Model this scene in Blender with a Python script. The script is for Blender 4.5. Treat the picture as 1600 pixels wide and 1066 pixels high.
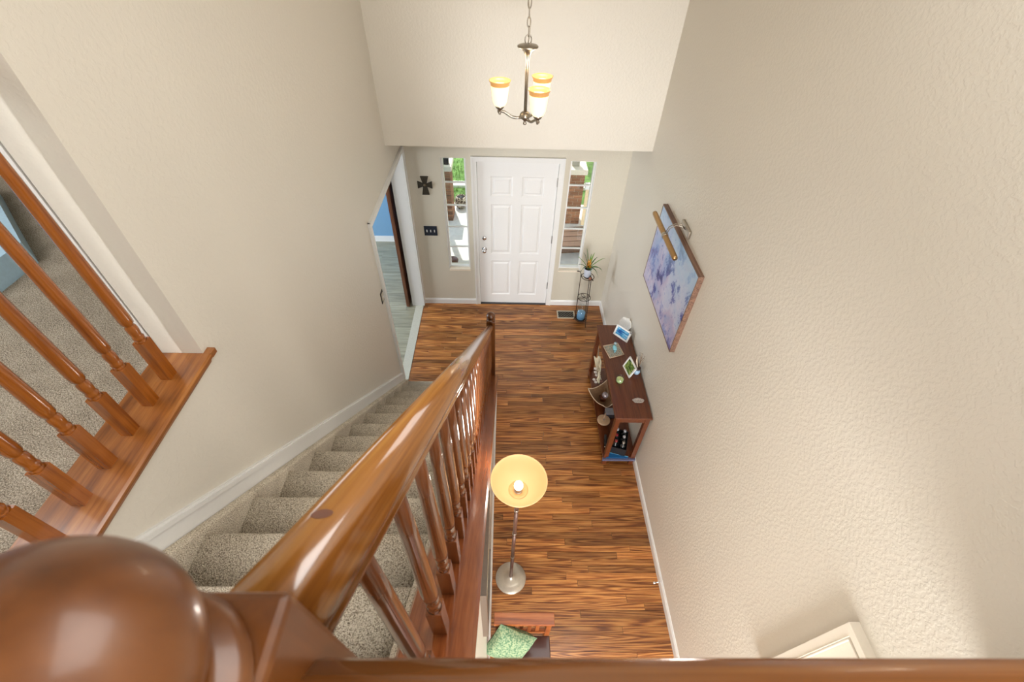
import bpy, bmesh, math, random
from math import sin, cos, pi, radians
from mathutils import Vector, Matrix
random.seed(7)
C = bpy.context.scene
for o in list(bpy.data.objects): bpy.data.objects.remove(o)
COL = C.collection

# ------------------------------------------------------------------ camera
cd = bpy.data.cameras.new('camera'); cam = bpy.data.objects.new('camera', cd); COL.objects.link(cam)
M = Matrix(((0.99969302, -0.0149085, -0.01978891, 0.32145),
            (-0.00334383, 0.71021182, -0.70398011, -4.86528),
            (0.02454961, 0.70383017, 0.70994395, 4.158475), (0, 0, 0, 1)))
cam.matrix_world = M
cd.sensor_width = 36; cd.lens = 704.839 * 36 / 1600; cd.clip_start = .01
cd.dof.use_dof = True; cd.dof.focus_distance = 3.6; cd.dof.aperture_fstop = 9
C.camera = cam
# ------------------------------------------------------------------ world, sun, exposure
C.view_settings.view_transform = 'Standard'; C.view_settings.look = 'None'
C.view_settings.gamma = 1; C.view_settings.use_curve_mapping = False
C.view_settings.exposure = 0.17
w = bpy.data.worlds.new('world'); C.world = w; w.use_nodes = True
nt = w.node_tree; bg = nt.nodes['Background']
sky = nt.nodes.new('ShaderNodeTexSky'); sky.sky_type = 'NISHITA'; sky.sun_disc = False
sky.sun_elevation = radians(50); sky.sun_rotation = radians(200); sky.dust_density = 4.0
hs = nt.nodes.new('ShaderNodeHueSaturation'); hs.inputs['Saturation'].default_value = .55
nt.links.new(sky.outputs[0], hs.inputs['Color']); nt.links.new(hs.outputs[0], bg.inputs[0]); bg.inputs[1].default_value = .75

def light(name, kind, loc, power, color, size=None, aim=None, **kw):
    d = bpy.data.lights.new(name, kind); o = bpy.data.objects.new(name, d); COL.objects.link(o)
    o.location = loc; d.energy = power; d.color = color
    if kind == 'AREA':
        d.shape = 'RECTANGLE'; d.size, d.size_y = size
    if aim is not None:
        o.rotation_euler = (Vector(aim) - Vector(loc)).to_track_quat('-Z', 'Y').to_euler()
    for k, v in kw.items(): setattr(d, k, v)
    return o
light('sun', 'SUN', (0, 5, 8), 5.0, (1, .96, .9), aim=(1.2, 1.0, 1.2), angle=.01)
DAY = (.97, .985, 1.0); WARM = (1, .99, .965)
# daylight from the tall windows at the far end of the upper floor (behind the camera)
light('upper_window_light', 'AREA', (.3, -7.8, 4.45), 30, DAY, (2.4, 1.4), aim=(.5, 0, 1.6))
light('loft_window_light', 'AREA', (-1.22, -7.6, 4.0), 55, DAY, (.22, .8), aim=(-.9, -3.7, 3.5))
light('lower_hall_fill', 'AREA', (.95, -7.8, 1.45), 230, DAY, (1.3, 1.9), aim=(.9, -1, 1.0))  # added fill for door and lower hall, no window stands here
light('ceiling_fill', 'AREA', (1.0, -3.9, 5.25), 60, WARM, (1.2, 3.0), aim=(.4, -4.2, 0))  # added soft fill over the stairwell, not a fixture
light('landing_fill', 'AREA', (.75, -5.6, 5.22), 50, WARM, (1.6, 1.2), aim=(.1, -3.0, .8))  # added fill above the landing for stairs and left wall, no fixture
light('loft_fill', 'AREA', (-2.6, -4.2, 5.22), 40, DAY, (1.6, 1.6), aim=(-2.6, -3.8, 0))  # added fill to brighten the loft, no lamp hangs there
light('side_room_light', 'AREA', (-3.6, -.9, 1.6), 95, (.88, .94, 1), (1.4, 1.2), aim=(-1.2, .6, .6))

# ------------------------------------------------------------------ materials
def lin(c):
    return tuple(((v/255)/12.92 if v/255 <= .04045 else ((v/255+.055)/1.055)**2.4) for v in c)
def newmat(name):
    m = bpy.data.materials.new(name); m.use_nodes = True
    return m, m.node_tree, m.node_tree.nodes['Principled BSDF']
def N(nt, t, **kw):
    n = nt.nodes.new(t)
    for k, v in kw.items():
        if k in n.inputs: n.inputs[k].default_value = v
        else: setattr(n, k, v)
    return n
def ramp(nt, fac, stops):
    r = nt.nodes.new('ShaderNodeValToRGB'); e = r.color_ramp.elements
    while len(e) < len(stops): e.new(.5)
    for i, (p_, c) in enumerate(stops): e[i].position = p_; e[i].color = (*c, 1)
    nt.links.new(fac, r.inputs[0]); return r.outputs[0]
def simple(name, col, rough=.5, metal=0, bump=0, scale=80, var=.06, coat=0, spec=.5):
    """colour with a little procedural variation and fine relief"""
    m, nt, b = newmat(name)
    g = N(nt, 'ShaderNodeNewGeometry'); n = N(nt, 'ShaderNodeTexNoise', Scale=scale, Detail=3.0)
    nt.links.new(g.outputs['Position'], n.inputs['Vector'])
    lo = tuple(v*(1-var) for v in col); hi = tuple(min(1, v*(1+var)) for v in col)
    nt.links.new(ramp(nt, n.outputs[0], [(.3, lo), (.7, hi)]), b.inputs['Base Color'])
    b.inputs['Roughness'].default_value = rough; b.inputs['Metallic'].default_value = metal
    b.inputs['Coat Weight'].default_value = coat; b.inputs['Coat Roughness'].default_value = .08
    b.inputs['Specular IOR Level'].default_value = spec
    if bump:
        bp = N(nt, 'ShaderNodeBump', Strength=bump, Distance=.004)
        nt.links.new(n.outputs[0], bp.inputs['Height']); nt.links.new(bp.outputs[0], b.inputs['Normal'])
    return m
def wallmat(name, col, strength=.27, rough=.42):
    m, nt, b = newmat(name)
    g = N(nt, 'ShaderNodeNewGeometry')
    n = N(nt, 'ShaderNodeTexNoise', Scale=55.0, Detail=2.5, Roughness=.55)
    n2 = N(nt, 'ShaderNodeTexNoise', Scale=150.0, Detail=2.0)
    for q in (n, n2): nt.links.new(g.outputs['Position'], q.inputs['Vector'])
    r = N(nt, 'ShaderNodeMapRange'); r.interpolation_type = 'SMOOTHSTEP'
    r.inputs[1].default_value = .42; r.inputs[2].default_value = .62
    nt.links.new(n.outputs[0], r.inputs[0])
    a = N(nt, 'ShaderNodeMath', operation='MULTIPLY_ADD'); a.inputs[1].default_value = .25
    nt.links.new(n2.outputs[0], a.inputs[0]); nt.links.new(r.outputs[0], a.inputs[2])
    bp = N(nt, 'ShaderNodeBump', Strength=strength, Distance=.0022)
    nt.links.new(a.outputs[0], bp.inputs['Height']); nt.links.new(bp.outputs[0], b.inputs['Normal'])
    b.inputs['Base Color'].default_value = (*col, 1); b.inputs['Roughness'].default_value = rough
    return m
def wood(name, dark, mid, light_, axis=0, rough=.22, coat=.5, gs=1.0, rnd=True, randmix=0.0, bump=.05, contrast=1.0, tilt=0.0, rings=14.0, cross=46.0, along=2.2):
    """oak-like grain running along axis; every object gets its own offset and tone"""
    m, nt, b = newmat(name)
    g = N(nt, 'ShaderNodeNewGeometry'); oi = N(nt, 'ShaderNodeObjectInfo')
    mp = N(nt, 'ShaderNodeMapping'); sc = [cross*gs]*3; sc[axis] = along*gs; mp.inputs['Scale'].default_value = sc
    rt_ = N(nt, 'ShaderNodeMapping'); rt_.inputs['Rotation'].default_value = (tilt, 0, 0)
    nt.links.new(g.outputs['Position'], rt_.inputs['Vector'])
    off = N(nt, 'ShaderNodeVectorMath', operation='SCALE'); off.inputs[0].default_value = (37, 53, 71)
    if rnd: nt.links.new(oi.outputs['Random'], off.inputs['Scale'])
    else: off.inputs['Scale'].default_value = 0
    nt.links.new(rt_.outputs[0], mp.inputs['Vector'])
    ad = N(nt, 'ShaderNodeVectorMath', operation='ADD')
    nt.links.new(mp.outputs[0], ad.inputs[0]); nt.links.new(off.outputs[0], ad.inputs[1])
    n1 = N(nt, 'ShaderNodeTexNoise', Scale=.22, Detail=1.0, Distortion=.15)
    nt.links.new(ad.outputs[0], n1.inputs['Vector'])
    mu = N(nt, 'ShaderNodeMath', operation='MULTIPLY'); mu.inputs[1].default_value = rings*6.28
    nt.links.new(n1.outputs[0], mu.inputs[0])
    si = N(nt, 'ShaderNodeMath', operation='SINE'); nt.links.new(mu.outputs[0], si.inputs[0])
    n2 = N(nt, 'ShaderNodeTexNoise', Scale=1.6, Detail=4.0, Roughness=.65)
    nt.links.new(ad.outputs[0], n2.inputs['Vector'])
    mx = N(nt, 'ShaderNodeMath', operation='MULTIPLY_ADD'); mx.inputs[1].default_value = .10*contrast
    nt.links.new(si.outputs[0], mx.inputs[0]); nt.links.new(n2.outputs[0], mx.inputs[2])
    c = ramp(nt, mx.outputs[0], [(.25, dark), (.5, mid), (.75, light_)])
    if randmix:
        hv = N(nt, 'ShaderNodeHueSaturation')
        mr = N(nt, 'ShaderNodeMapRange'); mr.inputs[3].default_value = 1-randmix; mr.inputs[4].default_value = 1+randmix*.75
        nt.links.new(oi.outputs['Random'], mr.inputs[0]); nt.links.new(mr.outputs[0], hv.inputs['Value'])
        nt.links.new(c, hv.inputs['Color']); c = hv.outputs[0]
    nt.links.new(c, b.inputs['Base Color'])
    b.inputs['Roughness'].default_value = rough
    b.inputs['Coat Weight'].default_value = coat; b.inputs['Coat Roughness'].default_value = .12
    bp = N(nt, 'ShaderNodeBump', Strength=bump, Distance=.001)
    nt.links.new(mx.outputs[0], bp.inputs['Height']); nt.links.new(bp.outputs[0], b.inputs['Normal'])
    return m
def carpetmat(name, stops, scale=210):
    m, nt, b = newmat(name)
    g = N(nt, 'ShaderNodeNewGeometry')
    n = N(nt, 'ShaderNodeTexNoise', Scale=float(scale), Detail=3.0, Roughness=.75)
    n2 = N(nt, 'ShaderNodeTexNoise', Scale=9.0, Detail=2.0)
    v = N(nt, 'ShaderNodeTexVoronoi', Scale=scale*.8)
    for q in (n, n2, v): nt.links.new(g.outputs['Position'], q.inputs['Vector'])
    a = N(nt, 'ShaderNodeMath', operation='MULTIPLY_ADD'); a.inputs[1].default_value = .12
    nt.links.new(n2.outputs[0], a.inputs[0]); nt.links.new(n.outputs[0], a.inputs[2])
    nt.links.new(ramp(nt, a.outputs[0], stops), b.inputs['Base Color'])
    b.inputs['Roughness'].default_value = .95; b.inputs['Specular IOR Level'].default_value = .1
    bp = N(nt, 'ShaderNodeBump', Strength=.7, Distance=.006)
    s = N(nt, 'ShaderNodeMath', operation='ADD'); nt.links.new(n.outputs[0], s.inputs[0]); nt.links.new(v.outputs[0], s.inputs[1])
    nt.links.new(s.outputs[0], bp.inputs['Height']); nt.links.new(bp.outputs[0], b.inputs['Normal'])
    return m
def glow(name, col, strength, base=None, rough=.4):
    m, nt, b = newmat(name)
    b.inputs['Base Color'].default_value = (*(base or col), 1); b.inputs['Roughness'].default_value = rough
    b.inputs['Emission Color'].default_value = (*col, 1); b.inputs['Emission Strength'].default_value = strength
    return m
def glassmat(name, col=(1, 1, 1), rough=0.0, thin=True):
    m, nt, b = newmat(name)
    if thin:
        t = N(nt, 'ShaderNodeBsdfTransparent'); t.inputs[0].default_value = (*col, 1)
        g = N(nt, 'ShaderNodeBsdfGlossy', Roughness=.02)
        f = N(nt, 'ShaderNodeMath', operation='ADD'); f.inputs[0].default_value = .04; f.inputs[1].default_value = .02
        mx = N(nt, 'ShaderNodeMixShader')
        nt.links.new(f.outputs[0], mx.inputs[0]); nt.links.new(t.outputs[0], mx.inputs[1]); nt.links.new(g.outputs[0], mx.inputs[2])
        nt.links.new(mx.outputs[0], nt.nodes['Material Output'].inputs[0])
    return m

WALL = wallmat('textured_beige_paint', lin((221, 215, 203)))
WALLF = wallmat('door_wall_beige_paint', lin((212, 206, 190)), .2)
CEIL = wallmat('ceiling_paint', lin((236, 230, 218)))
WHITE = simple('white_trim_paint', lin((232, 232, 230)), .35, var=.01)
DOORW = simple('white_door_paint', lin((234, 234, 233)), .38, var=.01)
BLUEW = wallmat('blue_room_paint', lin((120, 162, 196)), .2)
OAKF = wood('oak_floor_plank', lin((108, 58, 26)), lin((164, 103, 52)), lin((196, 138, 78)), 0, .3, .25, 1.0, True, .46, contrast=2.0, rings=13, cross=62, along=2.8)
SUB = simple('dark_subfloor', lin((50, 28, 14)), .8)
GREYF = wood('grey_laminate', lin((122, 122, 106)), lin((158, 156, 136)), lin((182, 178, 158)), 0, .35, .1, .7, True, .14, contrast=.6)
TL = math.atan(.8767)
RAILW = wood('amber_oak_rail', lin((100, 56, 18)), lin((142, 90, 36)), lin((176, 122, 58)), 1, .16, .8, .8, False, 0, contrast=.75, tilt=TL, rings=4, along=.9)
RAILX = wood('amber_oak_front_rail', lin((110, 62, 26)), lin((146, 90, 42)), lin((178, 122, 62)), 0, .22, .5, .8, False, 0, contrast=.5, rings=4, along=1.2)
BALW = wood('reddish_oak_baluster', lin((76, 36, 16)), lin((112, 62, 30)), lin((134, 80, 42)), 2, .18, .8, .8, True, .08, contrast=.3, rings=3)
NEWELW = wood('dark_oak_newel', lin((62, 30, 8)), lin((92, 50, 16)), lin((110, 64, 26)), 2, .34, .3, .6, False, 0, contrast=.25, rings=3, cross=30)
CAPW = wood('reddish_oak_cap', lin((106, 52, 24)), lin((138, 76, 40)), lin((160, 96, 54)), 1, .25, .6, .8, False, 0, contrast=.5, tilt=TL, rings=5)
LBALW = wood('orange_oak_baluster', lin((106, 50, 10)), lin((146, 80, 20)), lin((162, 94, 32)), 2, .2, .7, .8, True, .08, contrast=.25, rings=3)
LCAPW = wood('orange_oak_cap', lin((104, 56, 22)), lin((146, 88, 38)), lin((178, 118, 60)), 1, .28, .5, .8, False, 0, contrast=.7, rings=6, cross=34)
CARPET = carpetmat('beige_speckled_carpet', [(.38, lin((78, 68, 54))), (.48, lin((166, 152, 130))), (.57, lin((222, 210, 190))), (.70, lin((246, 238, 222)))], 260)
CARPG = carpetmat('grey_speckled_carpet', [(.38, lin((60, 52, 44))), (.49, lin((128, 117, 102))), (.60, lin((182, 170, 152))), (.73, lin((214, 204, 188)))], 260)
TABLEW = wood('dark_cherry_table', lin((66, 30, 12)), lin((94, 46, 22)), lin((110, 60, 32)), 1, .3, .3, .8, False, 0, contrast=.25, rings=4)
BENCHW = wood('bench_wood', lin((110, 50, 22)), lin((160, 86, 40)), lin((184, 112, 58)), 0, .3, .3, .8, True, .1)
DOORB = wood('brown_sliding_door', lin((72, 42, 26)), lin((108, 68, 46)), lin((130, 86, 60)), 2, .4, .1)
NICK = simple('brushed_nickel', lin((176, 168, 156)), .3, 1, var=.05)
CHROME = simple('polished_chrome', lin((220, 220, 222)), .12, 1, var=.02)
BRASS = simple('antique_brass', lin((176, 142, 98)), .35, 1, var=.06)
IRON = simple('dark_wrought_iron', lin((58, 44, 36)), .5, .6, var=.15)
DGREY = simple('dark_bronze', lin((70, 64, 54)), .45, .5, bump=.4, scale=60, var=.3)
NAVY = simple('navy_black_plate', lin((34, 42, 56)), .35, var=.05)
BLACK = simple('matte_black', lin((24, 22, 24)), .5)
GLASS = glassmat('window_glass', (.97, .99, .98))
CGLASS = glassmat('clear_glass', (.9, .95, .95))
STEEL = simple('brushed_steel_base', lin((200, 192, 178)), .32, .6, var=.04)

# ------------------------------------------------------------------ mesh helpers
class MB:
    def __init__(s): s.v = []; s.f = []; s.sm = []
    def add(s, vs, fs, smooth=False):
        n = len(s.v); s.v += [tuple(v) for v in vs]
        for f in fs: s.f.append([i+n for i in f]); s.sm.append(smooth)
        return s
    def box(s, x0, x1, y0, y1, z0, z1, bev=0):
        if x0 > x1: x0, x1 = x1, x0
        if y0 > y1: y0, y1 = y1, y0
        if z0 > z1: z0, z1 = z1, z0
        if bev:
            bm = bmesh.new(); bmesh.ops.create_cube(bm, size=1)
            for v in bm.verts: v.co = Vector(((x0+x1)/2+v.co.x*(x1-x0), (y0+y1)/2+v.co.y*(y1-y0), (z0+z1)/2+v.co.z*(z1-z0)))
            bmesh.ops.bevel(bm, geom=bm.edges[:], offset=bev, segments=2, affect='EDGES', profile=.5)
            return s.frombm(bm)
        v = [(x, y, z) for x in (x0, x1) for y in (y0, y1) for z in (z0, z1)]
        return s.add(v, [(0, 1, 3, 2), (4, 6, 7, 5), (0, 4, 5, 1), (2, 3, 7, 6), (0, 2, 6, 4), (1, 5, 7, 3)])
    def frombm(s, bm, smooth=False, M=None):
        bm.verts.ensure_lookup_table(); bm.verts.index_update()
        s.add([(M @ v.co if M else v.co.copy()) for v in bm.verts], [[v.index for v in f.verts] for f in bm.faces], smooth); bm.free(); return s
    def prism(s, poly, axis, a, b, smooth=False):
        """poly = 2D points in the two other axes (in x,y,z order), swept from a to b on axis"""
        n = len(poly)
        def P(t, q):
            q = list(q); q.insert(axis, t); return tuple(q)
        v = [P(a, q) for q in poly]+[P(b, q) for q in poly]
        f = [tuple(range(n))[::-1], tuple(range(n, 2*n))]
        s.add(v, f); k = len(s.v)-2*n
        for i in range(n):
            j = (i+1) % n; s.f.append([k+i, k+j, k+n+j, k+n+i]); s.sm.append(smooth)
        return s
    def sweep(s, poly, path, dirs, smooth=True, cap=True):
        """poly points (u,v); path of points; dirs = (U,V) vectors constant"""
        U, V = dirs; n = len(poly); rings = []
        vs = []
        for P in path:
            for (u, v) in poly: vs.append(Vector(P)+U*u+V*v)
        fs = []
        for r in range(len(path)-1):
            for i in range(n):
                j = (i+1) % n; fs.append((r*n+i, r*n+j, (r+1)*n+j, (r+1)*n+i))
        s.add(vs, fs, smooth)
        if cap:
            k = len(s.v)-len(vs)
            s.f.append([k+i for i in range(n)][::-1]); s.sm.append(False)
            s.f.append([k+(len(path)-1)*n+i for i in range(n)]); s.sm.append(False)
        return s
    def lathe(s, prof, c, seg=24, axis='z', caps=True, M=None):
        """prof = [(r, h)], around axis through c"""
        vs = []; n = seg
        for r, h in prof:
            for i in range(n):
                a = 2*pi*i/n; q = (r*cos(a), r*sin(a), h)
                if axis == 'x': q = (q[2], q[0], q[1])
                if axis == 'y': q = (q[0], q[2], q[1])
                q = Vector(q)
                if M: q = M @ q
                vs.append(q+Vector(c))
        fs = []
        for k in range(len(prof)-1):
            for i in range(n):
                j = (i+1) % n; fs.append((k*n+i, k*n+j, (k+1)*n+j, (k+1)*n+i))
        s.add(vs, fs, True)
        if caps:
            b = len(s.v)-len(vs)
            if prof[0][0] > 1e-5: s.f.append([b+i for i in range(n)][::-1]); s.sm.append(False)
            if prof[-1][0] > 1e-5: s.f.append([b+(len(prof)-1)*n+i for i in range(n)]); s.sm.append(False)
        return s
    def tube(s, pts, r, seg=8, closed=False):
        pts = [Vector(p) for p in pts]; n = len(pts); vs = []; prev = None
        for i, P in enumerate(pts):
            if closed: t = (pts[(i+1) % n]-pts[i-1])
            else: t = pts[min(i+1, n-1)]-pts[max(i-1, 0)]
            t.normalize()
            if prev is None:
                u = t.orthogonal().normalized()
            else:
                u = (prev - t*prev.dot(t)); u = u.normalized() if u.length > 1e-6 else t.orthogonal().normalized()
            prev = u; v = t.cross(u); rr = r[i] if isinstance(r, (list, tuple)) else r
            for k in range(seg):
                a = 2*pi*k/seg; vs.append(P+u*cos(a)*rr+v*sin(a)*rr)
        fs = []
        for i in range(n if closed else n-1):
            for k in range(seg):
                j = (k+1) % seg; i2 = (i+1) % n
                fs.append((i*seg+k, i*seg+j, i2*seg+j, i2*seg+k))
        s.add(vs, fs, True)
        if not closed:
            b = len(s.v)-len(vs)
            s.f.append([b+k for k in range(seg)][::-1]); s.sm.append(False)
            s.f.append([b+(n-1)*seg+k for k in range(seg)]); s.sm.append(False)
        return s
    def sphere(s, c, r, sx=1, sy=1, sz=1, u=20, v=12):
        bm = bmesh.new(); bmesh.ops.create_uvsphere(bm, u_segments=u, v_segments=v, radius=r)
        return s.frombm(bm, True, Matrix.Translation(c) @ Matrix.Diagonal((sx, sy, sz, 1)))
    def obox(s, c, ex, ey, ez, hx, hy, hz):
        c = Vector(c); ex, ey, ez = Vector(ex), Vector(ey), Vector(ez)
        v = [c+ex*a*hx+ey*b*hy+ez*d*hz for a in (-1, 1) for b in (-1, 1) for d in (-1, 1)]
        return s.add(v, [(0, 1, 3, 2), (4, 6, 7, 5), (0, 4, 5, 1), (2, 3, 7, 6), (0, 2, 6, 4), (1, 5, 7, 3)])
    def mesh(s, name, mats, off=(0, 0, 0)):
        me = bpy.data.meshes.new(name); off = Vector(off)
        me.from_pydata([tuple(Vector(v)-off) for v in s.v], [], s.f)
        me.polygons.foreach_set('use_smooth', s.sm)
        if not isinstance(mats, (list, tuple)): mats = [mats]
        for m in mats: me.materials.append(m)
        me.validate(); me.update()
        bm = bmesh.new(); bm.from_mesh(me); bmesh.ops.recalc_face_normals(bm, faces=bm.faces[:]); bm.to_mesh(me); bm.free()
        return me
def wloc(o):
    p_ = Vector((0, 0, 0))
    while o is not None: p_ += o.location; o = o.parent
    return p_
def part(name, mb, mat, parent, label=None, kind=None):
    """mb is given in world coordinates"""
    me = mb.mesh(name, mat, wloc(parent)); o = bpy.data.objects.new(name, me); COL.objects.link(o); o.parent = parent
    if label: o['label'] = label
    if kind: o['kind'] = kind
    return o
def tag(o, label, cat, group=None, kind=None):
    o['label'] = label; o['category'] = cat
    if group: o['group'] = group
    if kind: o['kind'] = kind
    return o
def thing(name, loc, label, cat, group=None, kind=None):
    o = bpy.data.objects.new(name, None); COL.objects.link(o); o.location = loc; o.empty_display_size = .05
    return tag(o, label, cat, group, kind)
def solo(name, mb, mat, loc, label, cat, group=None, kind=None):
    me = mb.mesh(name, mat, loc); o = bpy.data.objects.new(name, me); COL.objects.link(o); o.location = loc
    return tag(o, label, cat, group, kind)
def struct(name, mb, mat, label, cat='wall'):
    return solo(name, mb, mat, (0, 0, 0), label, cat, kind='structure')
def dup(root, loc, label=None, rz=None):
    r = root.copy(); COL.objects.link(r); r.location = loc
    if label: r['label'] = label
    if rz is not None: r.rotation_euler.z = rz
    for ch in list(root.children):
        c = ch.copy(); COL.objects.link(c); c.parent = r
        for g in ch.children:
            d = g.copy(); COL.objects.link(d); d.parent = c
    return r
def B(*a, **k): return MB().box(*a, **k)
def frame4(axis, t0, t1, a0, a1, b0, b1, w_, q=None):
    """four mitre-free bars around a rectangle, thickness t0..t1 on axis"""
    q = q or MB()
    for (c0, c1, d0, d1) in ((a0, a1, b0, b0+w_), (a0, a1, b1-w_, b1), (a0, a0+w_, b0+w_, b1-w_), (a1-w_, a1, b0+w_, b1-w_)):
        if axis == 0: q.box(t0, t1, c0, c1, d0, d1)
        elif axis == 1: q.box(c0, c1, t0, t1, d0, d1)
        else: q.box(c0, c1, d0, d1, t0, t1)
    return q

# ------------------------------------------------------------------ room constants
XL, XR = -.795, 1.69
W, H = .914, 2.03
ZS, YS = 2.446, -.651          # soffit height and face of the upper front wall
ZF = 2.885                     # upper floor
R_, T_, Y1 = .2075, .2367, -1.60
SL = R_/T_
def nose(y): return R_+SL*(Y1-y)
YB = -8.0; ZC = 5.3

# ------------------------------------------------------------------ structure
# front wall with door and two sidelight openings
mb = MB()
SLL = (-.396, -.119, .588, 2.066); SLR = (1.035, 1.322, .595, 2.058)
mb.box(-.945, SLL[0], 0, .14, 0, 2.6); mb.box(SLL[0], SLL[1], 0, .14, 0, SLL[2]); mb.box(SLL[0], SLL[1], 0, .14, SLL[3], 2.6)
mb.box(SLL[1], -.012, 0, .14, 0, 2.6); mb.box(-.012, W+.012, 0, .14, H+.012, 2.6)
mb.box(W+.012, SLR[0], 0, .14, 0, 2.6); mb.box(SLR[0], SLR[1], 0, .14, 0, SLR[2]); mb.box(SLR[0], SLR[1], 0, .14, SLR[3], 2.6)
mb.box(SLR[1], XR, 0, .14, 0, 2.6)
struct('wall_front', mb, WALLF, 'beige entry wall around the white front door')
struct('wall_front_upper', B(XL, XR, YS, .14, ZS, ZC), WALL, 'upper beige wall overhanging the entry above the front door')
struct('wall_right', B(XR, XR+.15, YB, .14, 0, ZC), WALL, 'tall textured beige wall on the right with the painting')
# left wall: lower part with the wide opening, upper part, knee wall at the loft
OY0, OY1, OZ = -1.545, -.075, 2.135
JY = -3.71; XW = -.945
mb = MB()
mb.box(XW, XL, OY1+.013, 0, 0, 2.6); mb.box(XW, XL, OY0-.013, OY1+.013, OZ+.013, 2.6)
mb.box(XW, XL, YB, OY0-.013, 0, 2.6)
mb.box(XW, XL, JY, .14, 2.6, ZC)
mb.box(XW, XL, YB, JY, 2.6, 2.87)
struct('wall_left', mb, WALL, 'tall textured beige wall on the left beside the stairs')
struct('wall_left_rear', B(XW, XL, YB, -4.97, 2.87, ZC), WALL, 'beige wall behind the loft opening')
struct('wall_back', B(-5, XR+.15, YB-.15, YB, 0, ZC), WALL, 'beige wall at the rear of the house')
struct('ceiling', B(-5, XR+.15, YB, .14, ZC, ZC+.1), CEIL, 'pale high ceiling above the stairwell', 'ceiling')
struct('ceiling_side_room', B(-5, XW, YB, 1.7, 2.55, 2.6), CEIL, 'ceiling of the blue side room', 'ceiling')
# upper floor slabs
struct('floor_loft', B(-5, -.965, YB, .14, 2.62, ZF), CARPG, 'grey-beige speckled carpet floor of the loft', 'floor')
struct('floor_landing', B(-.965, XR, YB, -4.70, 2.62, ZF), CARPG, 'carpeted landing floor behind the front railing', 'floor')
struct('wall_loft_far', B(-5.1, -5, YB, .14, 2.6, ZC), WALL, 'far beige wall of the loft')
struct('wall_loft_front', B(-5, XW, 0, .14, 2.6, ZC), WALL, 'front beige wall of the loft')
# side room
struct('wall_side_room_front', B(-4.3, -.93, 1.53, 1.67, 0, 2.6), BLUEW, 'blue wall at the end of the side room')
mb = B(-4.4, -4.3, -4.2, 1.67, 0, 2.6); mb.box(-4.3, XW, -4.3, -4.2, 0, 2.6)
struct('wall_side_room_left', mb, BLUEW, 'blue walls on the far side of the side room')
mb = B(-.93, -.86, .14, 1.67, -.3, 2.6)
struct('wall_side_room_right', mb, BLUEW, 'wall between the side room and the porch')
mb = MB()
for i in range(15): mb.box(-.86, -.85, .16, 1.68, -.15+i*.18, -.15+i*.18+.165)
s_ = struct('trim_siding', mb, simple('cream_siding', lin((226, 220, 206)), .6), 'cream lap siding on the porch side of the house', 'siding')
struct('baseboard_side_room', B(-4.3, -.93, 1.515, 1.53, 0, .1), WHITE, 'white baseboard under the blue wall', 'baseboard')

# ---- hardwood floor, plank by plank
fl = struct('floor', B(XL, XR, YB, .0, -.06, -.0185), SUB, 'glossy honey and brown oak strip floor running crosswise', 'floor')
pw = .0572
unit = MB(); unit.box(0, 1, 0, 1, -1, 0); unitm = unit.mesh('plank', OAKF)
def planks(par, me, x0f, x1, ytop, ybot, pw, l0, l1, th, gap=.0011):
    y = ytop
    while y > ybot:
        x0 = x0f(y); x = x0 - random.uniform(0, l1*.7)
        while x < x1:
            L = random.uniform(l0, l1); a, b = max(x, x0), min(x+L, x1)
            if x1-b < .12: b = x1; L = 9
            if b-a > .06:
                o = bpy.data.objects.new('plank', me); COL.objects.link(o); o.parent = par
                o.location = (a+gap, y-pw+gap, random.uniform(-.0004, 0)); o.scale = (b-a-2*gap, pw-2*gap, th)
            x += L
        y -= pw
planks(fl, unitm, lambda y: XL if y > -1.68 else .24, XR, 0, -4.72, pw, .45, 1.5, .018)
part('rear_planks', B(.24, XR, YB, -4.7195, -.018, 0), OAKF, fl)
# threshold strip and side room floor
fr = struct('floor_side_room', B(-4.3, -.90, -4.2, 1.53, -.06, -.0085), SUB, 'pale grey wood-look floor of the side room', 'floor')
gme = MB(); gme.box(0, 1, 0, 1, -1, 0); gme = gme.mesh('plank', GREYF)
planks(fr, gme, lambda y: -3.4, -.90, 1.53, -1.7, .17, .7, 1.5, .008, .001)
struct('trim_threshold', B(-.90, XL, OY0, OY1, -.02, .006), simple('pale_threshold', lin((196, 196, 184)), .4), 'pale threshold strip between oak floor and grey floor', 'threshold')

# ---- baseboards
def baseprof(h=.085, t=.014): return [(0, 0), (t, 0), (t, h-.02), (t*.6, h-.008), (t*.35, h), (0, h)]
bp_ = baseprof()
mb = MB(); mb.prism([(XR-u, v) for u, v in bp_], 1, YB, 0)
struct('baseboard_right', mb, WHITE, 'white baseboard along the right wall', 'baseboard')
mb = MB()
for a, b in ((XL, -.062), (W+.062, XR)): mb.prism([(-u, v) for u, v in bp_], 0, a, b)
struct('baseboard_front', mb, WHITE, 'white baseboards either side of the front door', 'baseboard')
# sloped skirt board along the stairs on the left wall
mb = MB()
yt, yb = -4.72, -1.58
for x0, x1, h0, h1 in ((XL, XL+.014, -.05, .115), (XL, XL+.020, .105, .128), (XL, XL+.012, .125, .138)):
    mb.add([(x, y, nose(y)+h) for y in (yb, yt) for x in (x0, x1) for h in (h0, h1)],
           [(0, 1, 3, 2), (4, 6, 7, 5), (0, 4, 5, 1), (2, 3, 7, 6), (0, 2, 6, 4), (1, 5, 7, 3)])
struct('baseboard_left', mb, WHITE, 'white sloping skirt board up the left side of the stairs', 'baseboard')

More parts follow.
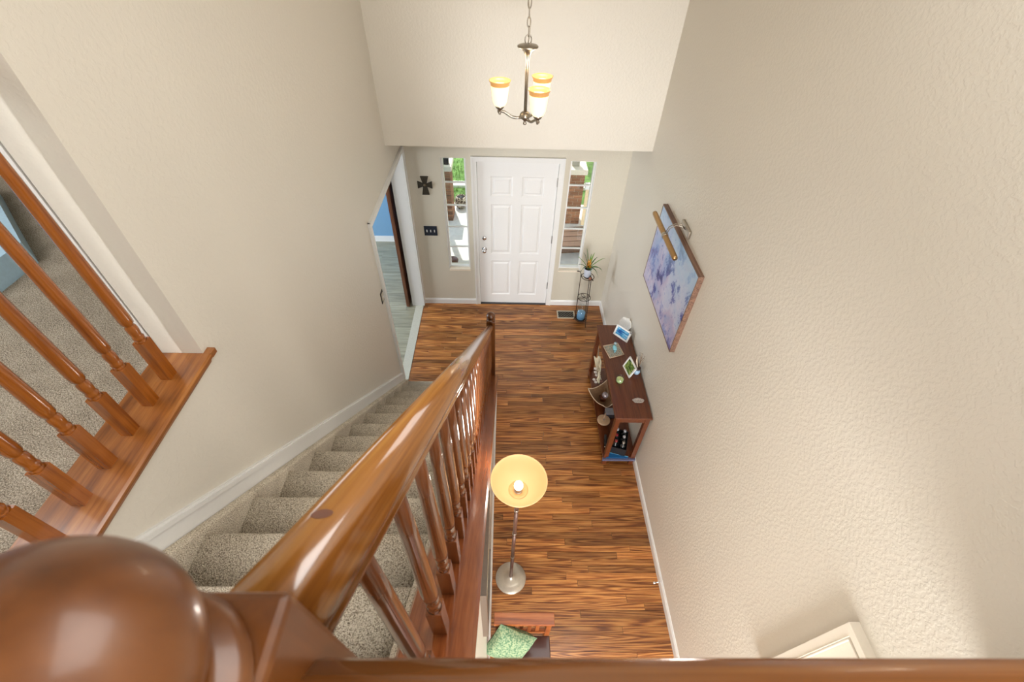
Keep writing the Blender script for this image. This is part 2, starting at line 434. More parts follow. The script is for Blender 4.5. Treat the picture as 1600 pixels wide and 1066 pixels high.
# ---- door casing and left opening casing
def casing_strip(mb, a, b, plane):  # helper kept simple: two-step profile
    pass
CW = .062
mb = MB()
for x0, x1, t in ((-CW, -.002, .016), (-CW-.001, -CW+.018, .022)):
    mb.box(x0, x1, -t, 0, 0, H+CW-(.0 if t > .02 else .001))
for x0, x1, t in ((W+.002, W+CW, .016), (W+CW-.018, W+CW+.001, .022)): mb.box(x0, x1, -t, 0, 0, H+CW-(.0 if t > .02 else .001))
mb.box(-.002, W+.002, -.016, 0, H+.004, H+CW-.001); mb.box(-CW+.019, W+CW-.019, -.0215, 0, H+CW-.018, H+CW-.0005)
mb.box(-.0115, 0, .001, .139, 0, H+.002); mb.box(W, W+.0115, .001, .139, 0, H+.002); mb.box(-.0115, W+.0115, .001, .139, H+.002, H+.0115)
struct('trim_1', mb, WHITE, 'white casing around the front door', 'casing')
mb = MB()
for ya, yb2, t in ((OY0-CW, OY0, .016), (OY0-CW-.001, OY0-CW+.018, .024)):
    mb.box(XL, XL+t, ya, yb2, nose(-1.6)+.03 if 0 else .2, OZ+CW)
mb.box(XL, XL+.0155, OY0, -.001, OZ, OZ+CW-.002); mb.box(XL, XL+.0235, OY0-CW+.019, -.021, OZ+CW-.018, OZ+CW-.001)
mb.box(XL, XL+.016, OY1, -.005, 0, OZ); mb.box(XL, XL+.024, -.02, -.003, 0, OZ+CW)
mb.box(XW-.002, XL-.001, OY1, OY1+.012, 0, OZ); mb.box(XW-.002, XL-.001, OY0-.012, OY0, 0, OZ); mb.box(XW-.002, XL-.001, OY0, OY1, OZ, OZ+.012)
mb.box(XW-.018, XW-.002, OY0-CW, OY0, 0, OZ+CW); mb.box(XW-.018, XW-.002, OY0, OY1, OZ, OZ+CW)
struct('trim_2', mb, WHITE, 'white casing around the wide opening to the side room', 'casing')
struct('trim_3', B(-.975, -.951, JY-.002, JY+.05, ZF, 4.95), WHITE, 'white door casing just inside the loft behind the left wall end', 'casing')

# ---- front door (structure)
dr = thing('door_1', (0, .03, 0), 'white six-panel front door with chrome knob and deadbolt', 'door', kind='structure')
DX0, DX1, DZ0, DZ1 = .003, W-.003, .016, H-.004
panels = []
xs = [(.15, .405), (.51, .765)]; zs = [(.16, .72), (.83, 1.52), (1.62, 1.86)]
# slab face as a frame: stiles and rails leave the panel fields recessed
y0, y1 = .012, .052
mb = MB(); st = [DX0, xs[0][0], xs[0][1], xs[1][0], xs[1][1], DX1]
mb.box(DX0, xs[0][0], y0, y1, DZ0, DZ1); mb.box(xs[0][1], xs[1][0], y0, y1, DZ0, DZ1); mb.box(xs[1][1], DX1, y0, y1, DZ0, DZ1)
zz = [DZ0, zs[0][0], zs[0][1], zs[1][0], zs[1][1], zs[2][0], zs[2][1], DZ1]
for a, b in xs:
    for i in range(0, 8, 2): mb.box(a, b, y0, y1, zz[i], zz[i+1])
part('slab', mb, DOORW, dr)
for a, b in xs:
    for c, d in zs:
        q = MB(); t = .022; e = .05
        q.box(a, b, y0+.010, y1-.01, c, d)
        # sloped ring + raised field
        def rect(m_, y): return [(a+m_, y, c+m_), (b-m_, y, c+m_), (b-m_, y, d-m_), (a+m_, y, d-m_)]
        vs = rect(0, y0)+rect(.014, y0+.0095)+rect(.03, y0+.0095)+rect(.045, y0+.002)
        fs = []
        for k in range(3):
            for i in range(4):
                j = (i+1) % 4; fs.append((k*4+i, k*4+j, (k+1)*4+j, (k+1)*4+i))
        fs.append((12, 13, 14, 15)); q.add(vs, fs)
        part('panel', q, DOORW, dr)
kx = .068
q = MB().lathe([(.033, 0), (.033, -.004), (.028, -.009), (.012, -.012), (.011, -.03), (.022, -.038), (.028, -.05), (.027, -.06), (.018, -.068), (0, -.07)], (kx, y0, .897), 20, 'y')
part('door_knob', q, CHROME, dr, 'polished chrome knob')
q = MB().lathe([(.03, 0), (.03, -.005), (.026, -.012), (.014, -.016), (0, -.017)], (kx, y0, 1.057), 20, 'y'); q.box(kx-.004, kx+.004, y0-.03, y0-.01, 1.043, 1.071)
part('deadbolt', q, CHROME, dr)
for z in (1.805, 1.057, .329):
    part('hinge', B(W-.008, W+.006, -.006, .02, z-.05, z+.05), simple('hinge_steel', lin((150, 148, 144)), .3, 1), dr)
part('door_sweep', B(0, W, -.012, .06, 0, .016), simple('dark_sweep', lin((60, 62, 66)), .6), dr)

# ---- sidelights
def sidelight(name, S, label):
    x0, x1, z0, z1 = S; wn = thing(name, (x0, .05, z0), label, 'window', kind='structure')
    yf = .045; t = .022
    q = frame4(1, yf, yf+.05, x0, x1, z0, z1, t)
    q.box(x0, x0+.004, .001, yf-.001, z0+.005, z1); q.box(x1-.004, x1, .001, yf-.001, z0+.005, z1)
    part('window_frame', q, WHITE, wn)
    part('window_sill', B(x0, x1, -.012, yf, z0-.02, z0+.004), simple('cream_sill', lin((238, 226, 208)), .5), wn)
    n = 5; gx0, gx1 = x0+t, x1-t; gz0, gz1 = z0+t, z1-t
    for i in range(1, n):
        z = gz0+(gz1-gz0)*i/n; part('muntin', B(gx0, gx1, yf+.008, yf+.032, z-.007, z+.007), WHITE, wn)
    for i in range(n):
        a = gz0+(gz1-gz0)*i/n; b = gz0+(gz1-gz0)*(i+1)/n
        part('pane', B(gx0, gx1, yf+.018, yf+.022, a+.006, b-.006), GLASS, wn)
sidelight('window_1', SLL, 'narrow five-pane sidelight window left of the front door')
sidelight('window_2', SLR, 'narrow five-pane sidelight window right of the front door')

# ------------------------------------------------------------------ staircase
st = thing('staircase', (-.33, Y1, 0), 'beige carpeted straight staircase climbing along the left wall', 'stairs', kind='structure')
XS0, XS1 = -.742, .072
def step_mesh():
    # local profile: nosing front at y=0, tread top z=0
    pts = [(-T_-.03, 0), (-.022, 0), (-.010, -.0015), (-.003, -.006), (0, -.013), (-.001, -.022), (-.008, -.030), (-.022, -.034), (-.022, -R_-.0), (-T_-.03, -R_-.0)]
    m_ = MB(); NX = 1
    m_.prism(pts, 0, XS0, XS1, True); return m_
sm = step_mesh()
for k in range(1, 14):
    q = MB(); off = Vector((0, Y1-(k-1)*T_, k*R_)); q.v = [tuple(Vector(v)+off) for v in sm.v]; q.f = sm.f; q.sm = sm.sm
    part('step', q, CARPET, st)
# carpeted curbs
def slope_box(x0, x1, ya, yb2, h0, h1, q=None):
    q = q or MB()
    return q.add([(x, y, nose(y)+h) for y in (ya, yb2) for x in (x0, x1) for h in (h0, h1)],
          [(0, 1, 3, 2), (4, 6, 7, 5), (0, 4, 5, 1), (2, 3, 7, 6), (0, 2, 6, 4), (1, 5, 7, 3)])
def curb(x0, x1):
    q = MB(); r = .012
    prof = [(x0, -.3), (x0, .012), (x0+r*.3, .02), (x0+r, .024), (x1-r, .024), (x1-r*.3, .02), (x1, .012), (x1, -.3)]
    vs = [(x, y, nose(y)+h) for y in (-1.6, -4.70) for x, h in prof]; n = len(prof)
    fs = [tuple(range(n)), tuple(range(n, 2*n))]+[(i, (i+1) % n, n+(i+1) % n, n+i) for i in range(n)]
    for v in (): pass
    vs = [(x, y, max(z, .0)) for x, y, z in vs]
    return q.add(vs, fs)
part('carpeted_curb', curb(XL+.014, XS0+.004), CARPET, st)
part('carpeted_curb', curb(XS1-.004, .100), CARPET, st)

# knee wall and cap of the stair
KX0, KX1 = .100, .245
mb = MB(); yb2 = -1.45; ye = -4.7
mb.prism([(yb2, 0), (yb2, nose(yb2)+.035), (ye, nose(ye)+.035), (ye, 0)], 0, KX0, KX1)
struct('wall_stair', mb, WALL, 'low beige wall under the stair railing')
mb = MB(); mb.prism([(KX1+u, v) for u, v in bp_], 1, -4.7, yb2)
struct('baseboard_stair', mb, WHITE, 'white baseboard along the wall under the stairs', 'baseboard')

rl = thing('stair_railing', (.185, -1.41, 0), 'glossy amber oak stair railing with turned balusters descending to the foyer', 'railing')
q = MB()
prof = [(.095, .046), (.095, .068), (.101, .076), (.262, .076), (.270, .069), (.270, .056), (.264, .050), (.258, .046)]
ya, yc = yb2-.008, -4.74
vs = [(x, y, nose(y)+h) for y in (ya, yc) for x, h in prof]; n = len(prof)
q.add(vs, [tuple(range(n))[::-1], tuple(range(n, 2*n))]+[(i, (i+1) % n, n+(i+1) % n, n+i) for i in range(n)])
part('cap', q, CAPW, rl, 'reddish oak cap board')
q = slope_box(.245, .258, ya, yc, .020, .046); slope_box(.245, .252, ya, yc, .004, .020, q)
part('cap_moulding', q, CAPW, rl)
# handrail
HX = .185
hp = [(-.019, .794), (.019, .794), (.0255, .798), (.0265, .806), (.0225, .812), (.0235, .816), (.029, .821), (.031, .829), (.0315, .842), (.028, .856), (.020, .868), (.010, .8745), (0, .876),
      (-.010, .8745), (-.020, .868), (-.028, .856), (-.0315, .842), (-.031, .829), (-.029, .821), (-.0235, .816), (-.0225, .812), (-.0265, .806), (-.0255, .798)]
q = MB(); q.sweep(hp, [(HX, y, nose(y)) for y in (-1.44, -2.2, -3.0, -3.8, -4.806)], (Vector((1, 0, 0)), Vector((0, 0, 1))))
hr = part('handrail', q, RAILW, rl, 'glossy amber oak handrail')
ph = Vector((HX-.001, -4.715, 0)); ph.z = nose(ph.y)+.8755
q = MB(); nrm = Vector((0, SL, 1)).normalized(); tg = Vector((0, -1, SL)).normalized()
q.add([ph+nrm*.0006+Vector((1, 0, 0))*.008*cos(a)+tg*.008*sin(a) for a in [2*pi*i/20 for i in range(20)]], [tuple(range(20))])
part('plug', q, simple('dark_wood_plug', lin((104, 56, 40)), .3, coat=.3), hr, 'dark round wood plug')
# balusters
def baluster_mb(x, y, z0, z1, s=.0165, sq=.18, slope=0.0):
    q = MB()
    zb = z0-.02
    q.box(x-s, x+s, y-s, y+s, zb, z0+sq)
    h = z1-(z0+sq)
    pr = [(s*.99, 0), (s*.80, .004), (s*.78, .009), (s*.92, .013), (s*.94, .019), (s*.80, .024), (s*.86, .032), (s*.93, .048), (s*.90, .062), (s*.76, .068), (s*.78, .073), (s*1.0, .079), (s*1.04, .10), (s*.99, .2), (s*.84, h*.72), (s*.66, h)]
    q.lathe(pr, (x, y, z0+sq), 14)
    return q
y = -4.705; ybal = []
while y < -1.50: ybal.append(y); y += .1113
for y in ybal:
    part('baluster', baluster_mb(.185, y, nose(y)+.076, nose(y)+.797), BALW, rl)
# newels
def newel(x, y, z0, zt, root, s=.045):
    part('newel_post', B(x-s, x+s, y-s, y+s, z0, zt, bev=.004), NEWELW, root, 'square oak newel post')
    q = MB().lathe([(.043, 0), (.044, .004), (.040, .009), (.034, .011), (.031, .014), (.034, .018)], (x, y, zt), 40)
    part('collar', q, NEWELW, root)
    r = .0455; zc = .018+.035
    pr = [(.032, .016)]
    for i in range(4, 25):
        a = -pi/2+pi*i/24; pr.append((r*cos(a) if i < 24 else 0, zc+r*.86*sin(a)))
    q = MB().lathe(pr, (x, y, zt), 48, caps=False)
    part('finial', q, NEWELW, root, 'rounded ball finial')
newel(.190, -1.41, 0, .985, rl)
newel(.184, -4.847, ZF-.25, 3.935, rl)

# front (landing) railing
fr_ = thing('landing_railing', (1.0, -4.847, ZF), 'horizontal oak handrail across the bottom front of the landing', 'railing')
ZH = 3.900
q = MB(); prf = [(u, v-.876) for u, v in hp]
q.sweep([(u, v) for u, v in prf], [(.229, -4.847, ZH), (XR, -4.847, ZH)], (Vector((0, 1, 0)), Vector((0, 0, 1))))
part('handrail', q, RAILX, fr_)
part('cap', B(.232, XR, -4.94, -4.755, ZF, ZF+.022, bev=.004), CAPW, fr_)
part('fascia', B(.245, XR, -4.775, -4.755, 2.60, ZF), WHITE, fr_)
x = .34
while x < XR-.05:
    part('baluster', baluster_mb(x, -4.847, ZF+.022, ZH-.080), BALW, fr_); x += .115

# loft railing on left
lr = thing('loft_railing', (-.86, JY, 2.905), 'orange-brown oak railing with turned balusters in the upper left loft opening', 'railing')
ZC_ = 2.905
q = MB()
pc = [(-.968, 2.872), (-.968, 2.900), (-.962, 2.905), (-.772, 2.905), (-.765, 2.899), (-.765, 2.888), (-.770, 2.882), (-.778, 2.876), (-.783, 2.860), (-.795, 2.850), (-.795, 2.872)]
q.prism([(a, b) for a, b in pc], 1, JY-.001, -4.92)
q.box(-.795, -.766, JY, JY+.03, 2.884, 2.905)
part('cap', q, LCAPW, lr, 'orange-brown oak cap board on the loft half wall')
q = MB(); q.sweep([(u, v-.876) for u, v in hp], [(-.875, JY, 3.912), (-.875, -4.88, 3.912)], (Vector((1, 0, 0)), Vector((0, 0, 1))))
part('handrail', q, RAILW, lr)
q = MB().lathe([(.05, 0), (.05, -.008), (.044, -.014)], (-.875, JY, 3.877), 24, 'y')
part('rosette', q, LCAPW, lr)
for i in range(10):
    y = -3.822-.1150*i
    part('baluster', baluster_mb(-.862, y, 2.905, 3.838, s=.0185, sq=.178), LBALW, lr)
part('newel_post', B(-.905, -.815, -4.965, -4.875, ZF-.1, 3.935, bev=.004), NEWELW, lr)
q = MB().lathe([(.032, 0), (.0455, .03), (.046, .05), (.036, .08), (0, .095)], (-.86, -4.92, 3.935), 32)
part('finial', q, NEWELW, lr)

# pale blue open bin on the loft carpet
bb = MB()
out = [(-1.80, -3.10), (-1.80, -3.75), (-2.75, -3.75), (-2.75, -2.40), (-2.36, -2.40), (-2.10, -2.66)]
out = [(-1.82, -3.14), (-1.82, -3.80), (-2.80, -3.80), (-2.80, -2.55), (-2.44, -2.55), (-2.16, -2.82)]
cx, cy = -2.35, -3.2
inn = [(cx+(a-cx)*.88, cy+(b-cy)*.88) for a, b in out]
n = 6; z0, z1, zi = ZF, ZF+.11, ZF+.03
vs = [(a, b, z0) for a, b in out]+[(a, b, z1) for a, b in out]+[(a, b, z1) for a, b in inn]+[(a, b, zi) for a, b in inn]
fs = [tuple(range(n))]+[(r*n+i, r*n+(i+1) % n, (r+1)*n+(i+1) % n, (r+1)*n+i) for r in range(3) for i in range(n)]
fs.append(tuple(range(3*n, 4*n)))
LBLUE = simple('pale_blue_plastic', lin((176, 208, 228)), .4, var=.05)
bn = thing('floor_bed', (cx, cy, ZF), 'pale blue low-sided pet bed on the loft carpet', 'pet bed')
part('rim', MB().add(vs, fs[:-1]), LBLUE, bn)
part('pad', B(0, 0, 0, 0, 0, 0) if 0 else MB().prism([(a, b) for a, b in [(cx+(a-cx)*.875, cy+(b-cy)*.875) for a, b in out]], 2, ZF+.012, ZF+.05), simple('blue_pad', lin((110, 168, 208)), .8, bump=.3, scale=30), bn, 'deeper blue inner pad')

# ------------------------------------------------------------------ sliding door in the side room
sd = thing('sliding_door', (-.985, .2, 0), 'dark brown door standing open just inside the wide left opening', 'door')
part('leaf', B(-1.005, -.962, -.118, .9-.0, .012, 2.06) if 0 else B(-1.022, -.982, -.112, .70, .012, 2.06), DOORB, sd)
part('handle', B(-1.037, -1.022, -.06, -.04, .95, 1.12), IRON, sd)

# switch plates
sp = thing('light_switch', (-.586, 0, 1.155), 'dark navy triple light switch plate below the wall cross', 'light switch')
part('plate', B(-.666, -.507, -.007, 0, 1.09, 1.222, bev=.002), NAVY, sp)
for i in (-1, 0, 1):
    q = B(-.586+i*.046-.006, -.586+i*.046+.006, -.011, -.006, 1.14, 1.172); q.box(-.586+i*.046-.004, -.586+i*.046+.004, -.018, -.008, 1.155, 1.168)
    part('toggle', q, WHITE, sp)
sp = thing('light_switch', (XL, -1.66, 1.48), 'small switch plate with dark rim beside the opening casing', 'light switch')
part('plate', B(XL, XL+.006, -1.70, -1.625, 1.42, 1.54, bev=.002), DGREY, sp)
part('insert', B(XL+.005, XL+.010, -1.685, -1.640, 1.44, 1.52), WALLF, sp)
part('toggle', B(XL+.010, XL+.018, -1.667, -1.658, 1.475, 1.49), WHITE, sp)

# wall cross
def arm(dx, dz):
    return None
q = MB(); cx, cz = -.590, 1.752
pts = [(-.022, .018), (-.045, .100), (.045, .100), (.022, .018), (.082, .042), (.082, -.042), (.022, -.018), (.042, -.118), (-.042, -.118), (-.022, -.018), (-.082, -.042), (-.082, .042)]
pts = [(cx+a, cz+b) for a, b in pts]
q.prism(pts, 1, -.016, 0)
cr = thing('wall_cross', (cx, 0, cz), 'weathered bronze cross with flared arms hanging left of the front door', 'cross')
part('cross', q, DGREY, cr)
part('boss', MB().sphere((cx, -.018, cz), .016, 1, .5, 1, 12, 8), simple('aged_brass', lin((120, 106, 84)), .4, .7, var=.3), cr)

# ------------------------------------------------------------------ painting and picture light
def paintmat():
    m, nt, b = newmat('abstract_blue_violet_painting')
    g = N(nt, 'ShaderNodeNewGeometry')
    mp = N(nt, 'ShaderNodeMapping'); mp.inputs['Scale'].default_value = (1, 2.3, 2.0); mp.inputs['Location'].default_value = (0, .4, .9)
    nt.links.new(g.outputs['Position'], mp.inputs[0])
    n1 = N(nt, 'ShaderNodeTexNoise', Scale=1.6, Detail=9.0, Roughness=.72, Distortion=.25); nt.links.new(mp.outputs[0], n1.inputs[0])
    n2 = N(nt, 'ShaderNodeTexNoise', Scale=1.1, Detail=4.0, Roughness=.5, Distortion=.4)
    mp2 = N(nt, 'ShaderNodeMapping'); mp2.inputs['Location'].default_value = (5, 3.1, 2.2); mp2.inputs['Scale'].default_value = (1, 2.2, 2.2)
    nt.links.new(g.outputs['Position'], mp2.inputs[0]); nt.links.new(mp2.outputs[0], n2.inputs[0])
    c1 = ramp(nt, n1.outputs[0], [(.36, lin((52, 56, 124))), (.425, lin((110, 118, 188))), (.455, lin((206, 212, 234))), (.55, lin((222, 224, 238))), (.60, lin((160, 176, 222))), (.68, lin((112, 92, 160)))])
    c2 = ramp(nt, n2.outputs[0], [(.3, lin((170, 216, 240))), (.48, lin((232, 230, 244))), (.58, lin((206, 178, 212))), (.68, lin((104, 150, 214)))])
    mx = N(nt, 'ShaderNodeMix', data_type='RGBA'); mx.blend_type = 'MULTIPLY'; mx.inputs[0].default_value = .6
    nt.links.new(c1, mx.inputs[6]); nt.links.new(c2, mx.inputs[7])
    s = N(nt, 'ShaderNodeSeparateXYZ'); nt.links.new(g.outputs['Position'], s.inputs[0])
    mr = N(nt, 'ShaderNodeMapRange'); mr.inputs[1].default_value = 1.95; mr.inputs[2].default_value = 2.32; mr.inputs[3].default_value = 0; mr.inputs[4].default_value = .55
    nt.links.new(s.outputs[2], mr.inputs[0])
    m2 = N(nt, 'ShaderNodeMix', data_type='RGBA'); nt.links.new(mr.outputs[0], m2.inputs[0]); nt.links.new(mx.outputs[2], m2.inputs[6]); m2.inputs[7].default_value = (*lin((150, 202, 232)), 1)
    nt.links.new(m2.outputs[2], b.inputs['Base Color']); b.inputs['Roughness'].default_value = .45
    bp = N(nt, 'ShaderNodeBump', Strength=.4, Distance=.003); nt.links.new(n1.outputs[0], bp.inputs['Height']); nt.links.new(bp.outputs[0], b.inputs['Normal'])
    return m
AY0, AY1, AZ0, AZ1 = -2.395, -1.385, 1.568, 2.312
pt = thing('painting', (XR, (AY0+AY1)/2, AZ0), 'large abstract blue and violet painting in a thin walnut frame on the right wall', 'painting')
part('canvas', B(1.652, XR, AY0+.008, AY1-.008, AZ0+.008, AZ1-.008), paintmat(), pt)
FR = wood('walnut_edge', lin((84, 58, 46)), lin((120, 90, 74)), lin((142, 108, 88)), 1, .4, .1, rnd=False)
q = frame4(0, 1.650, XR, AY0, AY1, AZ0, AZ1, .008)
part('frame', q, FR, pt)
pl = thing('picture_light', (1.68, -1.90, 2.38), 'antique brass bar picture light mounted above the painting', 'picture light')
q = B(1.668, XR, -1.99, -1.80, 2.352, 2.412, bev=.006); part('wall_plate', q, NICK, pl)
bx, bz = 1.55, 2.30
q = MB().lathe([(.0, -.325), (.019, -.322), (.021, -.30), (.021, .30), (.019, .322), (0, .325)], (bx, -1.84, bz), 20, 'y'); part('lamp_bar', q, BRASS, pl)
part('joint', MB().lathe([(.024, -.02), (.026, 0), (.024, .02)], (bx, -1.86, bz), 16, 'y'), NICK, pl)
for dy in (-.012, .012):
    q = MB().tube([(1.668, -1.895+dy, 2.385), (1.64, -1.89+dy, 2.408), (1.60, -1.875+dy, 2.405), (1.565, -1.865+dy, 2.375), (bx, -1.86+dy, 2.315)], .0035, 8); part('arm', q, NICK, pl)

# ------------------------------------------------------------------ chandelier
CX, CY = .433, -2.0
ch = thing('chandelier', (CX, CY, 3.14), 'brushed nickel three-light chandelier with lit amber-rimmed glass shades hanging over the foyer', 'chandelier')
q = MB()
q.lathe([(0, .012), (.008, .012), (.05, .006), (.058, .002), (.058, -.004), (.046, -.009), (.026, -.022), (.014, -.042), (.0098, -.065), (.0095, -.375), (0, -.376)], (CX, CY, 3.548), 28)
part('column', q, NICK, ch)
q = MB().lathe([(.0, .03), (.018, .028), (.030, .018), (.034, .006), (.028, -.006), (.02, -.014), (.011, -.02), (.008, -.03), (.012, -.036), (.009, -.044), (0, -.047)], (CX, CY, 3.185), 24)
part('hub', q, NICK, ch)
part('loop', MB().tube([(CX+.018*cos(a), CY, 3.578+.022*sin(a)) for a in [2*pi*i/20 for i in range(20)]], .003, 8, True), NICK, ch)
cn = part('chain', MB().box(CX-.001, CX+.001, CY-.001, CY+.001, 3.60, 3.601), NICK, ch)
z = 3.615; k = 0
while z < 5.24:
    a = [2*pi*i/16 for i in range(16)]
    pts = [((.009*cos(t), 0) if k % 2 else (0, .009*cos(t)))+(.024*sin(t),) for t in a]
    part('link', MB().tube([(CX+u, CY+v, z+w_) for u, v, w_ in pts], .0028, 6, True), NICK, cn); z += .041; k += 1
part('cord', MB().tube([(CX+.008*sin(i*1.1), CY+.008*cos(i*1.3), 3.56+i*.05) for i in range(34)], .0022, 6), simple('clear_cord', lin((170, 160, 140)), .4), ch)
part('ceiling_canopy', MB().lathe([(.065, 0), (.062, -.012), (.04, -.03), (.012, -.05), (0, -.05)], (CX, CY, ZC), 24), NICK, ch)
SHB = glow('lit_alabaster_glass', lin((255, 228, 180)), .85, lin((240, 226, 196)), .3)
LIP = glow('amber_glass_lip', lin((230, 170, 100)), .35, lin((190, 140, 84)), .3)
BULB = glow('lit_bulb', (1, .9, .72), 5)
for ang in (175, -63.5, 50):
    a = radians(ang); d = Vector((cos(a), sin(a), 0)); sx, sy = CX+.152*d.x, CY+.152*d.y
    pts = []
    for t, h in ((.02, 0), (.05, -.004), (.08, .000), (.105, .014), (.125, .026), (.145, .030), (.165, .026)): pts.append((CX+d.x*t, CY+d.y*t, 3.180+h))
    ar = part('arm', MB().tube(pts, .0078, 10), NICK, ch)
    part('socket_cup', MB().lathe([(0, -.018), (.007, -.016), (.009, -.004), (.006, 0), (.010, .006), (.024, .020), (.029, .034), (.027, .036)], (sx, sy, 3.208), 20), NICK, ch)
    zl = 3.372
    pr = [(.024, 3.236-zl), (.034, 3.244-zl), (.042, 3.262-zl), (.048, 3.30-zl), (.052, 3.335-zl), (.054, 3.350-zl)]
    sh = part('shade', MB().lathe(pr+[(r-.003, h) for r, h in pr[::-1]], (sx, sy, zl), 32, caps=False), SHB, ch, 'glowing cream glass shade')
    pr = [(.0545, -.023), (.056, -.012), (.0615, -.002), (.064, .003), (.061, .004), (.055, -.004), (.052, -.012), (.0505, -.023)]
    part('lip', MB().lathe(pr, (sx, sy, zl), 32, caps=False), LIP, sh, 'amber flared rim')
    part('bulb', MB().sphere((sx, sy, zl-.055), .020, 1, 1, 1.5, 14, 10), BULB, sh)
    light('chandelier_bulb', 'POINT', (sx, sy, zl+.05), 1.0, (1, .86, .66), shadow_soft_size=.04)

# ------------------------------------------------------------------ floor lamp
LX, LY = .417, -3.592
fl_ = thing('floor_lamp', (LX, LY, 0), 'torchiere floor lamp with amber glass bowl shade and round steel base', 'floor lamp')
part('base', MB().lathe([(0, 0), (.128, 0), (.129, .006), (.126, .012), (.07, .022), (.03, .034), (.02, .045), (.014, .055), (0, .055)], (LX, LY, 0), 48, caps=False), STEEL, fl_)
POLE = simple('dark_bronze_pole', lin((96, 66, 54)), .4, .1, var=.1)
px_ = lambda z: (LX+.004*z, LY-.013*z, z)
for a, b in ((.05, .52), (.535, .98), (.995, 1.36), (1.375, 1.62)):
    part('pole', MB().tube([px_(a), px_(b)], .0135, 16), POLE, fl_)
for a in (.527, .987, 1.367): part('pole_ring', MB().tube([px_(a-.01), px_(a+.01)], .0155, 16), NICK, fl_)
part('socket', MB().lathe([(.014, 0), (.022, .01), (.03, .03), (.02, .035)], px_(1.61), 20), NICK, fl_)
sw = part('switch', MB().tube([px_(1.55), tuple(Vector(px_(1.55))+Vector((.05, -.012, 0)))], .009, 10), NICK, fl_)
part('knob', MB().tube([tuple(Vector(px_(1.55))+Vector((.046, -.03, .0))), tuple(Vector(px_(1.55))+Vector((.062, .01, 0)))], .012, 10), NICK, sw)
SC = (.4245, -3.614)
pr = [(.022, 0), (.05, .006), (.09, .024), (.125, .056), (.145, .092), (.156, .122), (.161, .135)]
AMB = glow('amber_bowl_glass', lin((240, 190, 124)), .40, lin((198, 158, 112)), .5)
rim = [(.161, .135), (.164, .138), (.161, .141), (.156, .137)]
sh = part('shade', MB().lathe(pr+rim[1:]+[(r-.004, h+.003) for r, h in pr[::-1][1:]], (*SC, 1.635), 56, caps=False), AMB, fl_, 'cream amber glass bowl shade')
part('bulb', MB().sphere((*SC, 1.70), .027, 1, 1, 1.35, 20, 14), glow('lamp_bulb', (1, .95, .85), 4), fl_, 'lit white bulb')
part('inner_ring', MB().lathe([(.022, .0035), (.04, .0065), (.058, .0135), (.056, .0155), (.04, .0085), (.022, .0055)], (*SC, 1.6365), 40, caps=False), simple('dark_amber_ring', lin((212, 166, 108)), .5), fl_)
part('bulb_base', MB().lathe([(.018, 0), (.018, .045)], (*SC, 1.637), 16), BRASS, fl_)
light('floor_lamp_bulb', 'POINT', (*SC, 2.25), 7, (1, .92, .82), shadow_soft_size=.05)

# ------------------------------------------------------------------ console table
TX0, TX1, TY0, TY1, TZ = 1.342, 1.678, -2.515, -1.287, .82
tb = thing('console_table', (1.51, -1.90, 0), 'dark cherry console table with lower shelf against the right wall', 'console table')
part('tabletop', B(TX0, TX1, TY0, TY1, TZ-.024, TZ, bev=.003), TABLEW, tb)
lg = .042; I = .012
for x0 in (TX0+I, TX1-I-lg):
    for y0 in (TY0+I, TY1-I-lg):
        part('leg', B(x0, x0+lg, y0, y0+lg, 0, TZ-.024), TABLEW, tb)
for y0 in (TY0+I+.008, TY1-I-.028): part('apron', B(TX0+I+lg, TX1-I-lg, y0, y0+.02, TZ-.09, TZ-.024), TABLEW, tb)
for x0 in (TX0+I+.008, TX1-I-.028): part('apron', B(x0, x0+.02, TY0+I+lg, TY1-I-lg, TZ-.09, TZ-.024), TABLEW, tb)
ZSF = .13
q = B(TX0+.004, TX1-.004, TY0+.02, TY1-.02, ZSF-.022, ZSF); part('shelf', q, TABLEW, tb)
part('foot_rail', B(TX0, TX1-.005, TY0-.004, TY0+.02, ZSF-.04, ZSF-.012), simple('bluish_reflection_tint', lin((88, 92, 118)), .2, coat=.5), tb, 'shelf end rail with a bluish reflection in its colour')  # bluish reflection painted into the rail colour

def quadframe(name, b0, b1, h, lean, wid, label, cat, matpic, border=.018):
    """standing photo frame: bottom edge b0->b1 on z, height h, leaning back"""
    b0, b1 = Vector(b0), Vector(b1); u = (b1-b0); L = u.length; u.normalize()
    back = Vector((0, 0, 1)).cross(u).normalized()
    if back.dot(Vector(lean)) < 0: back = -back
    up = (Vector((0, 0, 1))*cos(radians(20))+back*sin(radians(20))).normalized(); nr = u.cross(up).normalized()
    if nr.dot(back) > 0: nr = -nr
    t = thing(name, (b0+b1)/2, label, cat)
    c = (b0+b1)/2+up*h/2-nr*0
    q = MB()
    q.obox(c-up*(h/2-border/2), u, up, nr, L/2, border/2, .006); q.obox(c+up*(h/2-border/2), u, up, nr, L/2, border/2, .006)
    q.obox(c-u*(L/2-border/2), u, up, nr, border/2, h/2, .006); q.obox(c+u*(L/2-border/2), u, up, nr, border/2, h/2, .006)
    part('frame', q, WHITE, t, 'white frame'); part('photo', MB().obox(c-nr*.002, u, up, nr, L/2-border*.9, h/2-border*.9, .003), matpic, t)
    part('easel', MB().obox(c+back*.035-up*h*.1, u, (up+back*-.7).normalized(), nr, .015, h*.38, .002), BLACK, t)
    return t
